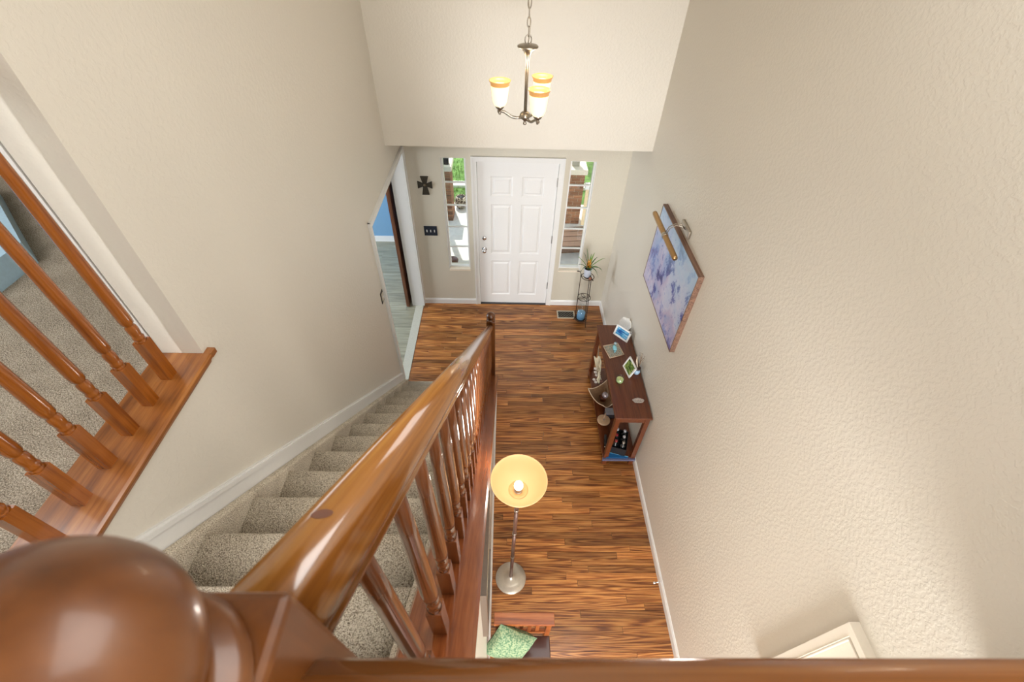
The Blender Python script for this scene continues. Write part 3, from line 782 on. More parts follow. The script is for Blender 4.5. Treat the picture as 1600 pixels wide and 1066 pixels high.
def picmat(name, stops, sc=(1, 1, 1), scale=14):
    m, nt, b = newmat(name); g = N(nt, 'ShaderNodeNewGeometry'); mp = N(nt, 'ShaderNodeMapping'); mp.inputs['Scale'].default_value = sc
    nt.links.new(g.outputs['Position'], mp.inputs[0]); n = N(nt, 'ShaderNodeTexNoise', Scale=float(scale), Detail=3.0); nt.links.new(mp.outputs[0], n.inputs[0])
    nt.links.new(ramp(nt, n.outputs[0], stops), b.inputs['Base Color']); b.inputs['Roughness'].default_value = .25; return m
quadframe('photo_frame', (1.497, -1.419, TZ), (1.620, -1.556, TZ), .125, (1, 1, 0), 0, 'white framed blue seascape photo standing at the far end of the console table', 'photo frame',
          picmat('blue_seascape_print', [(.35, lin((40, 84, 150))), (.5, lin((90, 170, 214))), (.65, lin((170, 206, 232)))], (1, 1, 4), 12))
quadframe('photo_frame', (1.520, -1.880, TZ), (1.552, -2.040, TZ), .14, (1, 0, 0), 0, 'white framed green photo standing in the middle of the console table', 'photo frame',
          picmat('green_field_print', [(.35, lin((40, 60, 26))), (.5, lin((110, 136, 60))), (.66, lin((190, 190, 120)))], (1, 1, 2), 22), .014)
# white plaque leaning behind
pq = MB(); pts = [(-.06, 0), (.05, 0), (.075, .05), (.06, .10), (.01, .135), (-.05, .12), (-.075, .06)]
u = Vector((.65, -.76, 0)); up = Vector((.18, .16, .96)).normalized(); c0 = Vector((1.625, -1.335, TZ)); nr = u.cross(up)
vs = [c0+u*a+up*b+nr*t for t in (-.008, .008) for a, b in pts]; n = 7
pq.add(vs, [tuple(range(n)), tuple(range(n, 2*n))]+[(i, (i+1) % n, n+(i+1) % n, n+i) for i in range(n)])
pk = thing('decorative_plaque', tuple(c0), 'small white irregular stone plaque behind the blue photo frame', 'plaque')
part('stone', pq, simple('white_stone', lin((232, 230, 224)), .6, bump=.4, scale=70), pk)
for i in range(3):
    a = c0+up*(.035+.03*i)+u*(-.04); part('engraved_line', MB().tube([tuple(a-nr*.0085), tuple(a+u*.075-nr*.0085)], .0018, 6), simple('grey_line', lin((150, 168, 184)), .6), pk)
# mosaic tray and bottle
pts = [(1.358, -1.618), (1.401, -1.786), (1.554, -1.734), (1.516, -1.572)]
tr = thing('mosaic_tray', (1.457, -1.68, TZ), 'flat speckled mosaic tray on the console table', 'tray')
part('tray', MB().prism(pts, 2, TZ, TZ+.008), picmat('mosaic_pattern', [(.42, lin((110, 104, 88))), (.5, lin((196, 178, 156))), (.58, lin((126, 150, 148)))], scale=110), tr)
cxx, cyy = 1.457, -1.678
inn = [(cxx+(a-cxx)*.88, cyy+(b-cyy)*.88) for a, b in pts]; q = MB()
for i in range(4): q.tube([(*pts[i], TZ+.01), (*pts[(i+1) % 4], TZ+.01)], .004, 6)
part('rim', q, simple('tan_rim', lin((196, 166, 138)), .5), tr)
fg = thing('figurine', (1.47, -1.655, TZ+.008), 'small pale blue glass bird figurine on the mosaic tray', 'figurine')
BG = simple('pale_blue_glass', lin((130, 196, 212)), .12, coat=.6)
part('body', MB().sphere((1.468, -1.665, TZ+.030), .022, 1, 1.9, 1, 16, 10), BG, fg)
part('head', MB().sphere((1.478, -1.615, TZ+.048), .016, 1, 1, 1, 12, 8), simple('grey_blue_glass', lin((150, 172, 178)), .15, coat=.5), fg)
part('tail', MB().tube([(1.465, -1.70, TZ+.03), (1.455, -1.73, TZ+.034)], [.012, .005], 8), BG, fg)
# candle
cn_ = thing('candle_jar', (1.450, -2.080, TZ), 'pale green candle in a clear glass jar on the console table', 'candle')
part('jar', MB().lathe([(.034, 0), (.038, .004), (.038, .062), (.035, .062), (.035, .005)], (1.45, -2.08, TZ), 28), CGLASS, cn_)
part('wax', MB().lathe([(.033, .004), (.034, .034), (.030, .035), (0, .034)], (1.45, -2.08, TZ), 24), simple('pale_green_wax', lin((206, 214, 150)), .5), cn_)
part('wick', MB().tube([(1.45, -2.08, TZ+.034), (1.452, -2.08, TZ+.046)], .0015, 6), BLACK, cn_)
# shell dish
q = MB(); n = 20; vs = []
for r, h in ((.3, .004), (.7, .007), (1, .018), (.97, .020), (.66, .012), (.25, .010)):
    for i in range(n):
        a = 2*pi*i/n; k = 1+.05*sin(5*a); vs.append((1.580+.054*r*k*cos(a), -2.323+.030*r*k*sin(a), TZ+h))
fs = [(k*n+i, k*n+(i+1) % n, (k+1)*n+(i+1) % n, (k+1)*n+i) for k in range(5) for i in range(n)]+[tuple(range(n)), tuple(range(5*n, 6*n))]
solo('shell_dish', q.add(vs, fs, True), simple('grey_shell', lin((176, 166, 160)), .3, bump=.5, scale=90, var=.35), (1.58, -2.323, TZ), 'oval grey shell dish at the near end of the console table', 'dish')
# vase with dried stems
va = thing('vase', (1.635, -1.975, TZ), 'blue and white vase with dried twigs between green photo and wall', 'vase')
part('body', MB().lathe([(.022, 0), (.030, .012), (.033, .03), (.028, .05), (.020, .060)], (1.632, -1.975, TZ), 20), simple('pale_blue_ceramic', lin((158, 186, 212)), .25, coat=.4), va)
part('neck', MB().lathe([(.020, .060), (.026, .066), (.029, .082), (.025, .084), (.02, .07)], (1.632, -1.975, TZ), 20), simple('brown_collar', lin((70, 50, 44)), .5), va)
random.seed(3)
for i in range(9):
    a = random.uniform(-1, 1); b = random.uniform(-1, 1)
    p0 = Vector((1.632, -1.975, TZ+.07)); p2 = p0+Vector((.02*a+.015, .055*b-.005, random.uniform(.13, .21)))
    p1 = (p0+p2)/2+Vector((.01*b, .02*a, 0)); part('twig', MB().tube([p0, p1, p2, p2+Vector((-.01, .012, -.004))], [.002, .0017, .0013, .001], 5), simple('dry_twig', lin((136, 112, 88)), .8), va)
part('feather', MB().tube([(1.632, -1.965, TZ+.07), (1.622, -1.93, TZ+.12), (1.618, -1.91, TZ+.17)], [.005, .008, .003], 8), simple('cream_feather', lin((222, 206, 184)), .8), va, 'cream feather')

# lower shelf things
Z = ZSF
fn = thing('seashell_fan', (1.42, -1.45, Z), 'large cream fan-shaped shell standing at the far end of the lower shelf', 'fan')
q = MB(); n = 15; base = Vector((1.432, -1.585, Z+.02)); vs = [base]
for i in range(n):
    a = radians(38+95*i/(n-1)); r = .35+.03*sin(i*.9); vs.append(base+Vector((-.035+.012*(i % 2)-.05*abs(cos(a)), .62*r*cos(a)*-1+.26*r, r*sin(a)*.92)))
vs2 = [v+Vector((.010, 0, 0)) for v in vs]; m_ = n+1
fs = [(0, i, i+1) for i in range(1, n)]+[(m_, m_+i+1, m_+i) for i in range(1, n)]+[(i, i+1, m_+i+1, m_+i) for i in range(1, n)]+[(0, 1, m_+1, m_), (0, n, m_+n, m_)]
part('fan', q.add(vs+vs2, fs), simple('cream_fan', lin((214, 204, 176)), .6, bump=.5, scale=40, var=.12), fn)
part('stem', MB().tube([(1.42, -1.34, Z+.24), (1.41, -1.27, Z+.36), (1.405, -1.235, Z+.42)], [.008, .006, .003], 8), simple('cream_stem', lin((206, 186, 160)), .7), fn)
fw = thing('flower_cluster', (1.44, -1.54, Z), 'bunch of small white and brown dried flowers beside the shell fan', 'flowers')
random.seed(11); WF = simple('white_petals', lin((232, 224, 218)), .7, var=.1); BFl = simple('brown_petals', lin((120, 82, 74)), .7)
for i in range(14):
    c = Vector((1.395+random.uniform(-.03, .06), -1.56+random.uniform(-.06, .06), Z+random.uniform(.08, .22)))
    q = MB()
    for k in range(5):
        a = 2*pi*k/5+i; q.sphere(c+Vector((.011*cos(a), .011*sin(a), 0)), .009, 1, 1, .5, 8, 5)
    part('flower', q, WF if i % 3 else BFl, fw); part('stem', MB().tube([c, (1.44, -1.55, Z)], .0015, 5), simple('stem_brown', lin((90, 70, 50)), .8), fw)
# leaf shaped bowl with a silver ball
lb = thing('leaf_bowl', (1.41, -1.80, Z), 'brown curved leaf-shaped tray with a pale rim sticking out of the lower shelf', 'tray')
A = [Vector((1.262, -1.753, .30)), Vector((1.50, -1.600, .27)), Vector((1.53, -1.90, .24)), Vector((1.40, -1.968, .28))]
q = MB(); G = 8; vs = []
for sfc in (0, 1):
    for i in range(G+1):
        for j in range(G+1):
            s, t = i/G, j/G; P = (A[0]*(1-s)+A[1]*s)*(1-t)+(A[3]*(1-s)+A[2]*s)*t
            P = P-Vector((0, 0, 1))*(.11*4*s*(1-s)*.5+.11*4*t*(1-t)*.5)-Vector((0, 0, .006*sfc)); vs.append(P)
fs = []; NN = (G+1)**2
for i in range(G):
    for j in range(G):
        a = i*(G+1)+j; f = (a, a+1, a+G+2, a+G+1); fs.append(f); fs.append(tuple(v+NN for v in f[::-1]))
lb_ = part('bowl', q.add(vs, fs, True), simple('brown_leaf_tray', lin((126, 96, 68)), .5, bump=.3, scale=50, var=.15), lb)
q = MB(); edge = [vs[i*(G+1)] for i in range(G, -1, -1)]+[vs[j] for j in range(1, G+1)]+[vs[i*(G+1)+G] for i in range(1, G+1)]
part('rim', q.tube(edge, .0045, 6), simple('cream_rim', lin((206, 184, 158)), .5), lb)
part('foot', B(1.40, 1.46, -1.83, -1.77, Z, Z+.08), TABLEW, lb)
sb = thing('silver_ball', (1.455, -1.775, .215), 'silver mosaic ball resting in the brown leaf tray', 'ball')
part('ball', MB().sphere((1.455, -1.790, .232), .036, 1, 1, 1, 20, 14), simple('mottled_silver', lin((176, 164, 168)), .25, .6, var=.5, scale=90), sb)
bx_ = thing('silver_box', (1.475, -2.00, Z), 'small silver and black box on the lower shelf next to the leaf tray', 'box')
part('box_body', B(1.435, 1.53, -2.03, -1.955, Z, Z+.07), simple('charcoal_box', lin((70, 70, 80)), .4), bx_)
part('lid', B(1.432, 1.533, -2.033, -1.952, Z+.07, Z+.088, bev=.003), simple('silver_lid', lin((188, 192, 204)), .3, .7), bx_)
dc = thing('candle_holder', (1.405, -2.085, Z), 'round tan disc candle holder on the lower shelf', 'candle holder')
part('disc', MB().lathe([(.06, 0), (.068, .006), (.068, .020), (.060, .024), (.03, .018), (0, .018)], (1.405, -2.085, Z+.035), 28), simple('tan_disc', lin((184, 154, 124)), .4, var=.1, scale=40), dc)
part('foot', MB().lathe([(.03, 0), (.012, .01), (.012, .035)], (1.405, -2.085, Z), 16), BRASS, dc)
part('stem', MB().tube([(1.405, -2.075, Z+.05), (1.43, -2.02, Z+.085)], .006, 8), simple('tan_stem', lin((196, 164, 136)), .4), dc)
part('cup', MB().sphere((1.405, -2.087, Z+.058), .01, 1, 1, .6, 10, 6), CHROME, dc)
# bottles crate
cr_ = thing('bottle_crate', (1.52, -2.37, Z), 'black six-bottle crate on the near end of the lower shelf', 'crate')
pos = [(1.497, -2.285), (1.567, -2.305), (1.478, -2.352), (1.548, -2.372), (1.460, -2.419), (1.530, -2.439)]
e1 = Vector((.962, -.272, 0)); e2 = Vector((-.272, -.962, 0)); e1.normalize(); e2.normalize(); cc = Vector((1.513, -2.362, Z+.06))
q = MB()
for sgn in (-1, 1):
    q.obox(cc+e1*sgn*.079, e1, e2, (0, 0, 1), .003, .115, .06); q.obox(cc+e2*sgn*.112, e1, e2, (0, 0, 1), .08, .003, .06)
q.obox(cc-Vector((0, 0, .057)), e1, e2, (0, 0, 1), .08, .115, .003)
part('crate_walls', q, BLACK, cr_)
q = MB(); q.obox(cc, e1, e2, (0, 0, 1), .0015, .11, .05)
for k in (-.5, .5): q.obox(cc+e2*.075*k, e1, e2, (0, 0, 1), .077, .0015, .05)
part('divider', q, BLACK, cr_)
DG = simple('dark_bottle_glass', lin((22, 26, 28)), .08, coat=.8)
capcols = [(186, 190, 200), (200, 200, 208), (150, 50, 54), (196, 196, 200), (150, 62, 60), (150, 140, 128)]
names = ['far left', 'far right', 'middle left', 'middle right', 'near left', 'near right']
for i, (bx1, by1) in enumerate(pos):
    b_ = thing('wine_bottle', (bx1, by1, Z+.006), 'dark bottle with %s cap at the %s of the black crate' % (['silver', 'silver', 'red', 'silver', 'red', 'tan'][i], names[i]), 'bottle', 'bottles in the black crate')
    part('bottle_glass', MB().lathe([(.030, 0), (.031, .01), (.031, .10), (.026, .125), (.013, .145), (.012, .165)], (bx1, by1, Z+.006), 18), DG, b_)
    part('cap', MB().lathe([(.0135, 0), (.0145, .004), (.0145, .02), (.012, .024), (0, .024)], (bx1, by1, Z+.165), 14), simple('bottle_cap', lin(capcols[i]), .3, .5), b_)
bt = thing('blue_folder', (1.45, -2.47, Z), 'blue flat tray lying beneath the bottle crate on the lower shelf', 'tray')
part('tray', MB().prism([(1.375, -2.445), (1.60, -2.503), (1.59, -2.512), (1.375, -2.512)], 2, Z, Z+.012), simple('deep_blue', lin((20, 84, 136)), .35), bt)
part('edge', MB().tube([(1.375, -2.443, Z+.012), (1.60, -2.500, Z+.012)], .004, 6), simple('light_blue_edge', lin((90, 160, 190)), .3), bt)
bk = thing('black_bag', (1.385, -2.36, Z), 'black cloth roll lying along the front of the lower shelf', 'bag')
part('roll', MB().tube([(1.405, -2.25, Z+.02), (1.395, -2.34, Z+.025), (1.385, -2.43, Z+.022)], [.012, .022, .018], 12), BLACK, bk)
part('clasp', MB().sphere((1.372, -2.405, Z+.038), .008, u=8, v=6), CHROME, bk)

# ------------------------------------------------------------------ plant stand, plant, glass
ps = thing('plant_stand', (1.37, -.355, 0), 'three-legged wrought iron plant stand in the corner by the right sidelight', 'plant stand')
feet = [(1.297, -.317), (1.422, -.454), (1.440, -.270)]; tops = [(1.281, -.317), (1.389, -.440), (1.40, -.275)]
cx, cy = 1.362, -.352
for (fx, fy), (tx, ty) in zip(feet, tops):
    d = (Vector((tx, ty))-Vector((cx, cy))).normalized()
    pts = [(fx+d.x*.02, fy+d.y*.02, .004), (fx, fy, .03), ((fx+tx)/2, (fy+ty)/2, .4), (tx, ty, .78)]
    lgp = part('leg', MB().tube(pts, .005, 8), IRON, ps)
    sc = [(tx+d.x*(.0+.03*sin(t*.5)+(.022-.0028*t)*(1-cos(t))*.8), ty+d.y*(.03*sin(t*.5)+(.022-.0028*t)*(1-cos(t))*.8), .78+.022*t/3+(.026-.0035*t)*sin(t)) for t in [i*.4 for i in range(17)]]
    part('scroll', MB().tube(sc, .0038, 6), IRON, lgp)
def ring(r, z, x=cx, y=cy, n=28): return [(x+r*cos(2*pi*i/n), y+r*sin(2*pi*i/n), z) for i in range(n)]
part('top_ring', MB().tube(ring(.078, .765), .0045, 8, True), IRON, ps)
q = MB().tube([(cx-.078, cy, .765), (cx+.078, cy, .765)], .003, 6); q.tube([(cx, cy-.078, .765), (cx, cy+.078, .765)], .003, 6); q.lathe([(.05, -.003), (.05, .001)], (cx, cy, .765), 20)
part('cradle', q, IRON, ps)
part('middle_ring', MB().tube(ring(.082, .43), .004, 8, True), IRON, ps)
q = MB()
for a in range(4):
    t = pi/2*a+.3; d = Vector((cos(t), sin(t), 0)); s = Vector((-sin(t), cos(t), 0)); c = Vector((cx, cy, .43))
    for sg in (-1, 1): q.tube([c, c+d*.03+s*.017*sg, c+d*.055+s*.014*sg, c+d*.08], .0028, 6)
part('leaf_scrollwork', q, IRON, ps)
part('bottom_ring', MB().tube(ring(.082, .07), .004, 8, True), IRON, ps)
q = MB().lathe([(.07, -.003), (.07, .001)], (cx, cy, .07), 20); part('bottom_plate', q, IRON, ps)
gl = thing('glass_cylinder', (cx, cy, .071), 'clear glass cylinder holding a pale blue candle on the bottom ring of the plant stand', 'vase')
part('cylinder', MB().lathe([(.060, .001), (.062, .004), (.062, .20), (.0595, .20), (.0595, .005)], (cx, cy, .071), 32), CGLASS, gl)
part('candle', MB().lathe([(.052, .004), (.052, .105), (.048, .110), (0, .108)], (cx, cy, .071), 28), simple('pale_blue_wax', lin((128, 172, 214)), .5), gl, 'pale blue wax')
pp = thing('potted_bromeliad', (1.352, -.345, .768), 'orange-flowered bromeliad in a pale blue-white pot on top of the plant stand', 'plant')
part('pot', MB().lathe([(.036, 0), (.040, .004), (.050, .115), (.052, .118), (.048, .118), (.046, .10), (0, .10)], (1.352, -.345, .768), 28, caps=False), simple('pale_blue_white_pot', lin((206, 216, 232)), .3, coat=.3), pp)
part('soil', MB().lathe([(.045, 0), (.0, .004)], (1.352, -.345, .868), 18), simple('dark_soil', lin((34, 26, 20)), .95, bump=.5), pp)
LEAF = simple('green_leaf', lin((62, 104, 50)), .4, var=.3, scale=25); LEAF2 = simple('bright_green_leaf', lin((110, 150, 60)), .4, var=.25, scale=25)
tips = [(-.15, .03, .165), (-.055, .04, .29), (-.085, .03, .23), (.185, -.02, .19), (.16, -.06, .04), (.14, -.05, -.10), (.185, .0, -.03), (-.09, -.02, -.02), (-.14, -.03, .09), (.06, .05, .22), (.10, .04, .16), (.02, -.10, .02), (.03, .08, .18), (-.04, -.10, .08)]
for i, (dx, dy, dz) in enumerate(tips):
    b0 = Vector((1.352, -.345, .875)); tip = b0+Vector((dx*.95, dy, dz*.95)); mid = b0+Vector((dx*.5, dy*.5, max(dz*.75, .09 if dz < .1 else dz*.62)))
    q = MB(); vs = []; n = 8; side = Vector((0, 0, 1)).cross(Vector((dx, dy, 0))).normalized()
    for k in range(n+1):
        t = k/n; P = b0*(1-t)**2+mid*2*t*(1-t)+tip*t*t; wd = .0105*(1-t**2.2)+.0008
        for s_ in (-1, 0, 1): vs.append(P+side*wd*s_+Vector((0, 0, -.004 if s_ == 0 else 0)))
    fs = []
    for k in range(n):
        for s_ in (0, 1): a = k*3+s_; fs.append((a, a+1, a+4, a+3))
    part('leaf', q.add(vs, fs, True), LEAF if i % 3 else LEAF2, pp)
ORG = simple('orange_bract', lin((220, 140, 30)), .5, var=.15)
for i in range(14):
    a = i*2.4; r = .012+.0011*i; z = .885+.105*(1-i/14)
    d = Vector((cos(a), sin(a), 0)); P = Vector((1.352, -.345, z))
    s = Vector((-sin(a), cos(a), 0)); q = MB().add([P, P+d*r+s*.008, P+d*r*1.5+Vector((0, 0, .035)), P+d*r-s*.008, P+d*r*.6+Vector((0, 0, .012))], [(0, 1, 2, 4), (0, 4, 2, 3), (0, 3, 2, 1)])
    part('bract', q, ORG, pp, 'orange bract')
st_ = thing('stone_ornament', (1.385, -.425, .766), 'small reddish-brown stone on the front of the plant stand ring', 'stone')
part('stone', MB().sphere((1.383, -.418, .785), .022, 1, 1, .85, 14, 10), simple('red_brown_stone', lin((150, 96, 72)), .5, var=.2, bump=.3), st_)
part('bead', MB().sphere((1.405, -.395, .793), .013, 1, 1, 1, 12, 8), simple('white_bead', lin((226, 226, 226)), .3), st_, 'white bead')

# floor vent
vt = thing('floor_vent', (1.18, -.213, 0), 'small white metal floor register with dark lattice beside the plant stand', 'floor vent')
x0, x1, y0, y1 = 1.062, 1.306, -.292, -.134
q = frame4(2, 0, .005, x0, x1, y0, y1, .016)
part('frame', q, simple('vent_cream', lin((190, 182, 164)), .5), vt)
part('backing', B(x0+.014, x1-.014, y0+.014, y1-.014, .0005, .0012), BLACK, vt)
q = MB(); k = -4
ix0, ix1, iy0, iy1 = x0+.016, x1-.016, y0+.016, y1-.016; hh = iy1-iy0
for k in range(-3, 7):
    for sg in (1, -1):
        xa = ix0+k*.04; pa = []
        for t in (0, 1):
            pa.append((xa+(t if sg > 0 else 1-t)*hh, iy0+t*hh))
        (ax, ay), (bx2, by2) = pa
        if max(ax, bx2) < ix0 or min(ax, bx2) > ix1: continue
        def clip(a, b):
            (xa_, ya_), (xb_, yb_) = a, b
            if xa_ < ix0: f = (ix0-xa_)/(xb_-xa_); return (ix0, ya_+f*(yb_-ya_))
            if xa_ > ix1: f = (ix1-xa_)/(xb_-xa_); return (ix1, ya_+f*(yb_-ya_))
            return a
        A_, B_ = (ax, ay), (bx2, by2); A2 = clip(A_, B_); B2 = clip(B_, A_)
        q.tube([(*A2, .003), (*B2, .003)], .002, 4)
part('lattice', q, simple('vent_grey', lin((120, 116, 104)), .5, .3), vt)

# door stop
ds = thing('door_stop', (1.676, -3.637, .06), 'small white-tipped chrome door stop on the right baseboard', 'door stop')
part('rod', MB().tube([(1.676, -3.637, .07), (1.632, -3.640, .055)], .005, 10), CHROME, ds)
part('tip', MB().tube([(1.632, -3.640, .055), (1.618, -3.641, .050)], .009, 10), WHITE, ds)

# framed board low on the right wall, just above the front rail
fb = thing('wall_panel', (XR, -4.65, 1.6), 'white framed panel on the right wall just above the front handrail', 'panel')
PY0, PY1, PZ0, PZ1 = -4.95, -4.422, 1.35, 2.225
CRM = simple('cream_white_paint', lin((236, 228, 214)), .4, var=.01)
q = frame4(0, 1.650, XR, PY0, PY1, PZ0, PZ1, .035)
part('frame', q, CRM, fb)
part('board', B(1.664, XR, PY0+.035, PY1-.035, PZ0+.035, PZ1-.035), CRM, fb)
q = MB().tube([(1.652, PY1-.045, PZ0+.05), (1.652, PY1-.045, PZ1-.045), (1.652, PY0+.045, PZ1-.045)], .006, 6); part('bead', q, CRM, fb)

# framed picture on the wall under the stairs
pf = thing('framed_picture', (KX1, -4.1, 1.55), 'dark wooden framed picture hanging on the wall under the stairs', 'picture')
q = frame4(0, KX1, .272, -4.335, -3.9, 1.55, 2.215, .03)
part('frame', q, simple('dark_taupe_frame', lin((92, 78, 66)), .4, var=.1), pf)
part('print', B(KX1, .262, -4.305, -3.93, 1.58, 2.185), picmat('muted_landscape_print', [(.35, lin((96, 110, 100))), (.5, lin((170, 160, 130))), (.65, lin((206, 200, 180)))], (1, 1, 3), 5), pf)

# ------------------------------------------------------------------ wooden armchair with green cushion
ac = thing('wooden_armchair', (.50, -4.28, 0), 'reddish wooden slat-back chair at the bottom centre below the front rail', 'chair')
part('back_rail', B(.290, .684, -4.118, -4.045, .765, .80, bev=.004), BENCHW, ac)
part('lower_back_rail', B(.305, .669, -4.10, -4.075, .50, .54), BENCHW, ac)
for x0 in (.300, .640): part('back_post', B(x0, x0+.032, -4.105, -4.07, 0, .77), BENCHW, ac)
for i in range(5): part('slat', B(.352+i*.055, .376+i*.055, -4.095, -4.08, .54, .766), BENCHW, ac)
part('seat', B(.295, .679, -4.50, -4.105, .42, .455, bev=.006), simple('dark_brown_seat', lin((66, 32, 24)), .35, coat=.3), ac, 'dark brown seat')
for x0 in (.300, .640): part('front_leg', B(x0, x0+.035, -4.49, -4.455, 0, .42), BENCHW, ac)
cu = MB(); n = 14; ccu = Vector((.392, -4.195, .655)); U = Vector((.90, -.20, -.42)).normalized(); V = Vector((-.12, .42, .90)).normalized(); V = (V-U*V.dot(U)).normalized(); Nn = U.cross(V)
vs = []
for sg in (1, -1):
    for i in range(n+1):
        for j in range(n+1):
            a, b = 2*i/n-1, 2*j/n-1; th = .055*((1-a**4)*(1-b**4))**.5; pin = 1-.07*(1-a*a)*0-.06*(1-abs(a))*(abs(b)**3)
            pa = 1-.07*(1-abs(b))*abs(a)**3; pb = 1-.07*(1-abs(a))*abs(b)**3
            vs.append(ccu+U*a*.135*pa+V*b*.135*pb+Nn*th*sg)
fs = []; NN = (n+1)**2
for i in range(n):
    for j in range(n):
        a = i*(n+1)+j; f = (a, a+1, a+n+2, a+n+1); fs.append(f); fs.append(tuple(v+NN for v in f[::-1]))
GC = picmat('green_woven_fabric', [(.38, lin((84, 116, 88))), (.5, lin((122, 144, 114))), (.62, lin((152, 164, 128)))], (1, 1, 1), 90)
GC.node_tree.nodes['Principled BSDF'].inputs['Roughness'].default_value = .9; GC.node_tree.nodes['Principled BSDF'].inputs['Specular IOR Level'].default_value = .1
solo('cushion', cu.add(vs, fs, True), GC, tuple(ccu), 'pale green patterned cushion leaning in the wooden chair', 'cushion')

# ------------------------------------------------------------------ outdoors
CONC = simple('pale_concrete', lin((206, 204, 196)), .85, bump=.3, scale=12, var=.08)
GZ = -.15
struct('ground_porch', B(-.9, 4.0, .14, 3.15, GZ-.1, GZ), CONC, 'pale concrete porch floor outside the front door', 'porch floor')
struct('porch_roof', B(-1.6, 4.2, .14, 2.95, 2.75, 2.9), simple('porch_roof_white', lin((228, 224, 214)), .6), 'porch roof over the front door', 'roof')
GR = simple('lawn_green', lin((84, 116, 52)), .9, bump=.8, scale=9, var=.35)
n = 26; vs = []; random.seed(5)
for i in range(n+1):
    for j in range(n+1):
        xx = -6+12*i/n; yy = 3.15+12*j/n; vs.append((xx, yy, GZ-.03+.12*(yy-3.15)*min(1, (yy-3.15))+random.uniform(-.015, .015)))
fs = [(i*(n+1)+j, i*(n+1)+j+1, (i+1)*(n+1)+j+1, (i+1)*(n+1)+j) for i in range(n) for j in range(n)]
struct('ground_lawn', MB().add(vs, fs, True), GR, 'green lawn beyond the porch', 'lawn')
q = MB()
for i in range(9000):
    xx = random.uniform(-2.2, .85); yy = random.uniform(3.25, 7.5); zz_ = GZ-.03+.12*(yy-3.15)*min(1, (yy-3.15)); a = random.uniform(0, 6.3); h = random.uniform(.03, .075)
    q.add([(xx-.008*cos(a), yy-.008*sin(a), zz_), (xx+.008*cos(a), yy+.008*sin(a), zz_), (xx+.02*sin(a), yy+.02*cos(a), zz_+h)], [(0, 1, 2)])
solo('grass', q, simple('grass_blade', lin((104, 136, 62)), .8, var=.35, scale=3), (0, 4, GZ), 'bright green grass blades on the lawn seen through the sidelights', 'grass', kind='stuff')
struct('ground_path', B(-3, 3.5, 3.72, 3.92, GZ-.05, GZ+.06), simple('path_stone', lin((196, 200, 186)), .8), 'narrow pale edging strip across the lawn', 'path')
# woven pot
wp = thing('woven_pot', (-.505, 2.955, GZ), 'round brown and cream woven-pattern pot on the porch seen through the left sidelight', 'pot')
def wovenmat():
    m, nt, b = newmat('woven_lattice'); tc = N(nt, 'ShaderNodeTexCoord'); v = N(nt, 'ShaderNodeTexVoronoi', Scale=16.0); v.feature = 'DISTANCE_TO_EDGE'
    nt.links.new(tc.outputs['Object'], v.inputs['Vector']); nt.links.new(ramp(nt, v.outputs[0], [(.05, lin((206, 196, 172))), (.10, lin((74, 58, 46)))]), b.inputs['Base Color']); b.inputs['Roughness'].default_value = .7; return m
part('pot', MB().lathe([(.07, 0), (.105, .05), (.118, .12), (.108, .19), (.085, .225), (.078, .225), (.08, .2)], (-.505, 2.955, GZ), 28), wovenmat(), wp)
part('contents', MB().lathe([(.08, 0), (0, .01)], (-.505, 2.955, GZ+.205), 18), BLACK, wp)
bp2 = thing('brown_pot', (-.50, 1.12, GZ), 'small dark brown pot at the lower left of the left sidelight', 'pot')
part('pot', MB().lathe([(.06, 0), (.08, .03), (.09, .09), (.07, .11), (.0, .10)], (-.50, 1.13, GZ), 20), simple('dark_brown_glaze', lin((74, 42, 26)), .4, var=.2), bp2)
# brick pedestals, brick by brick
BRM = wood('brick_clay', lin((110, 72, 48)), lin((150, 104, 74)), lin((182, 140, 104)), 0, .9, 0, .6, True, .35, bump=.3, contrast=.3)
MORT = simple('mortar', lin((176, 164, 146)), .95)
bru = MB(); bru.box(0, 1, 0, 1, 0, 1); bru = bru.mesh('brick', BRM)
def pedestal(x0, x1, y0, y1, ztop, label, cap):
    t = thing('brick_pedestal', ((x0+x1)/2, (y0+y1)/2, GZ), label, 'pedestal')
    o0 = wloc(t); part('core', B(x0+.008, x1-.008, y0+.008, y1-.008, GZ, ztop), MORT, t)
    h = .062; z = GZ; r = 0; wx, wy = x1-x0, y1-y0
    while z+h < ztop:
        nb = max(2, round(wx/.16)) ; L = wx/nb; sh = (r % 2)*L/2
        cuts = sorted({0, wx, *[min(wx, max(0, k*L+sh)) for k in range(nb+1)]})
        for a, b in zip(cuts, cuts[1:]):
            if b-a < .02: continue
            for yy in (y0, y1-.07):
                o = bpy.data.objects.new('brick', bru); COL.objects.link(o); o.parent = t
                o.location = Vector((x0+a+.004, yy, z+.004))-o0; o.scale = (b-a-.008, .07, h-.008)
        for xx in (x0, x1-.07):
            a, b = y0+.075, y1-.075; m_ = (a+b)/2+(.03 if r % 2 else -.03)
            for c, d in ((a, m_), (m_, b)):
                o = bpy.data.objects.new('brick', bru); COL.objects.link(o); o.parent = t
                o.location = Vector((xx, c+.003, z+.004))-o0; o.scale = (.07, d-c-.006, h-.008)
        z += h; r += 1
    part('cap_stone', B(x0-.03, x1+.03, y0-.03, y1+.03, z, z+.09, bev=.01), simple('pale_cap', lin((224, 214, 194)), .7), t)
    return t, z+.09
t1, zt = pedestal(-1.0, -.612, 2.46, 2.84, .80, 'brick pedestal with pale cap left of the woven pot', None)
ln = thing('porch_lantern', (-.68, 2.56, zt), 'small black square lantern on the left brick pedestal', 'lantern')
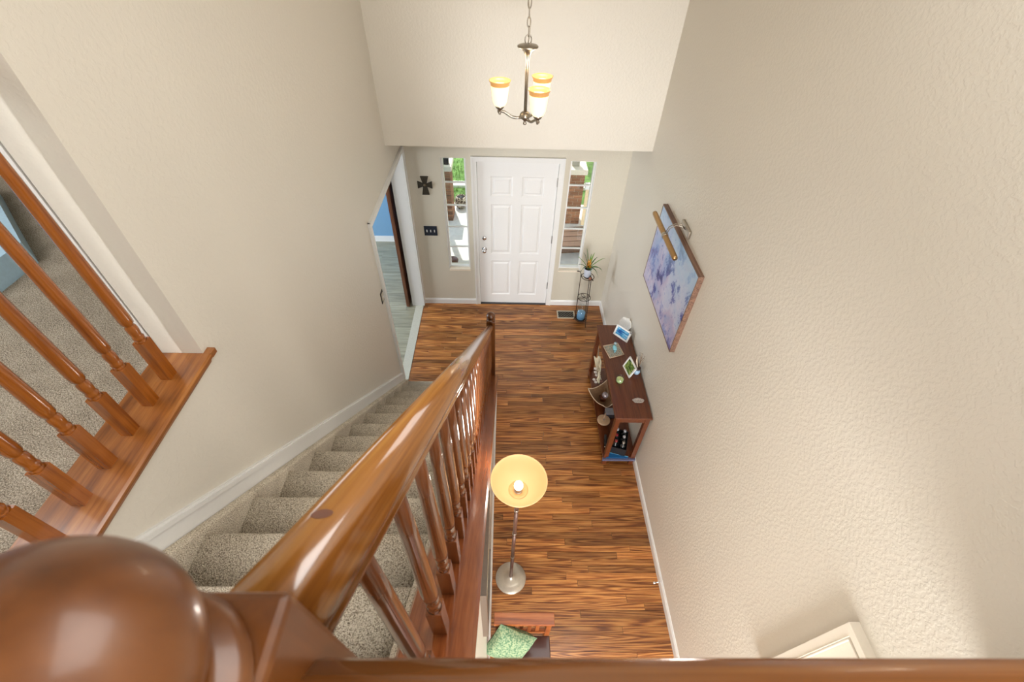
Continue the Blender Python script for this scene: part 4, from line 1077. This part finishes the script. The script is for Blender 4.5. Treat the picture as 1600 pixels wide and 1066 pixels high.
part('lantern_body', B(-.72, -.63, 2.50, 2.59, zt, zt+.10), BLACK, ln); part('lantern_roof', MB().add([(-.73, 2.49, zt+.10), (-.62, 2.49, zt+.10), (-.62, 2.60, zt+.10), (-.73, 2.60, zt+.10), (-.675, 2.545, zt+.15)], [(0, 1, 4), (1, 2, 4), (2, 3, 4), (3, 0, 4), (0, 3, 2, 1)]), BLACK, ln)
t2, zt2 = pedestal(1.36, 1.665, 2.44, 2.78, .80, 'brick pedestal with white ledge seen through the right sidelight', None)
po = solo('porch_post', B(1.44, 1.56, 2.55, 2.67, zt2, 2.75), simple('grey_post', lin((150, 146, 130)), .6), (1.5, 2.61, zt2), 'grey-green wooden porch post standing on the right brick pedestal', 'post')
po = solo('porch_post', B(-.87, -.79, 2.60, 2.68, zt, 2.75), simple('cream_post', lin((226, 216, 196)), .6), (-.83, 2.64, zt), 'cream porch post standing on the left brick pedestal', 'post')
# slatted side panel of the porch
sp_ = thing('porch_side_panel', (2.1, 2.3, GZ), 'cream vertical board screen with white top rail beside the right brick pedestal', 'screen')
CS = simple('cream_board', lin((226, 200, 160)), .6, var=.04)
for i in range(10): part('board', B(1.70+i*.1, 1.793+i*.1, 2.40, 2.42, GZ, .55), CS, sp_)
part('top_rail', B(1.68, 2.72, 2.37, 2.45, .55, .64), WHITE, sp_)
struct('wall_neighbour', B(1.75, 5.0, 5.2, 5.35, GZ, 3.2), simple('pinkish_cream_wall', lin((232, 212, 190)), .8), 'cream garage wall far beyond the porch')
# brown bench on the porch
pb = thing('porch_bench', (1.43, 1.62, GZ), 'brown wooden low bench on the porch outside the right sidelight', 'bench')
BRW = wood('brown_outdoor_wood', lin((60, 40, 24)), lin((92, 64, 42)), lin((112, 80, 54)), 0, .6, 0, .7, True, .12)
zb = .06
for i in range(5): part('slat', MB().obox((1.50, 1.30+.15*i, zb), (1, .12, 0), (-.12, 1, 0), (0, 0, 1), .36, .068, .012), BRW, pb)
for x, y in ((1.18, 1.22), (1.82, 1.30), (1.16, 1.88), (1.80, 1.95)): part('leg', MB().tube([(x, y, GZ), (x, y, zb-.01)], .014, 8), IRON, pb)
# shrub
sbb = thing('shrub', (1.05, 3.55, GZ), 'leafy green shrub behind the right brick pedestal', 'shrub')
q = MB(); random.seed(9)
for i in range(1500):
    a = random.uniform(0, 6.28); ph_ = random.uniform(-1, 1); r = random.uniform(.6, 1)**.5
    c = Vector((1.18+.28*r*cos(a)*(1-ph_*ph_)**.5, 3.5+.3*r*sin(a)*(1-ph_*ph_)**.5, GZ+.62+.6*r*ph_)); d = Vector((random.uniform(-1, 1), random.uniform(-1, 1), random.uniform(-1, 1))).normalized(); s = d.orthogonal().normalized()
    q.add([c-d*.03, c+s*.014, c+d*.03, c-s*.014], [(0, 1, 2, 3)])
part('foliage', q, simple('shrub_leaf', lin((112, 150, 78)), .6, var=.4, scale=10), sbb, kind='stuff')
part('trunk', MB().tube([(1.18, 3.5, GZ), (1.18, 3.5, GZ+.5)], .02, 8), simple('bark', lin((90, 72, 54)), .9), sbb)
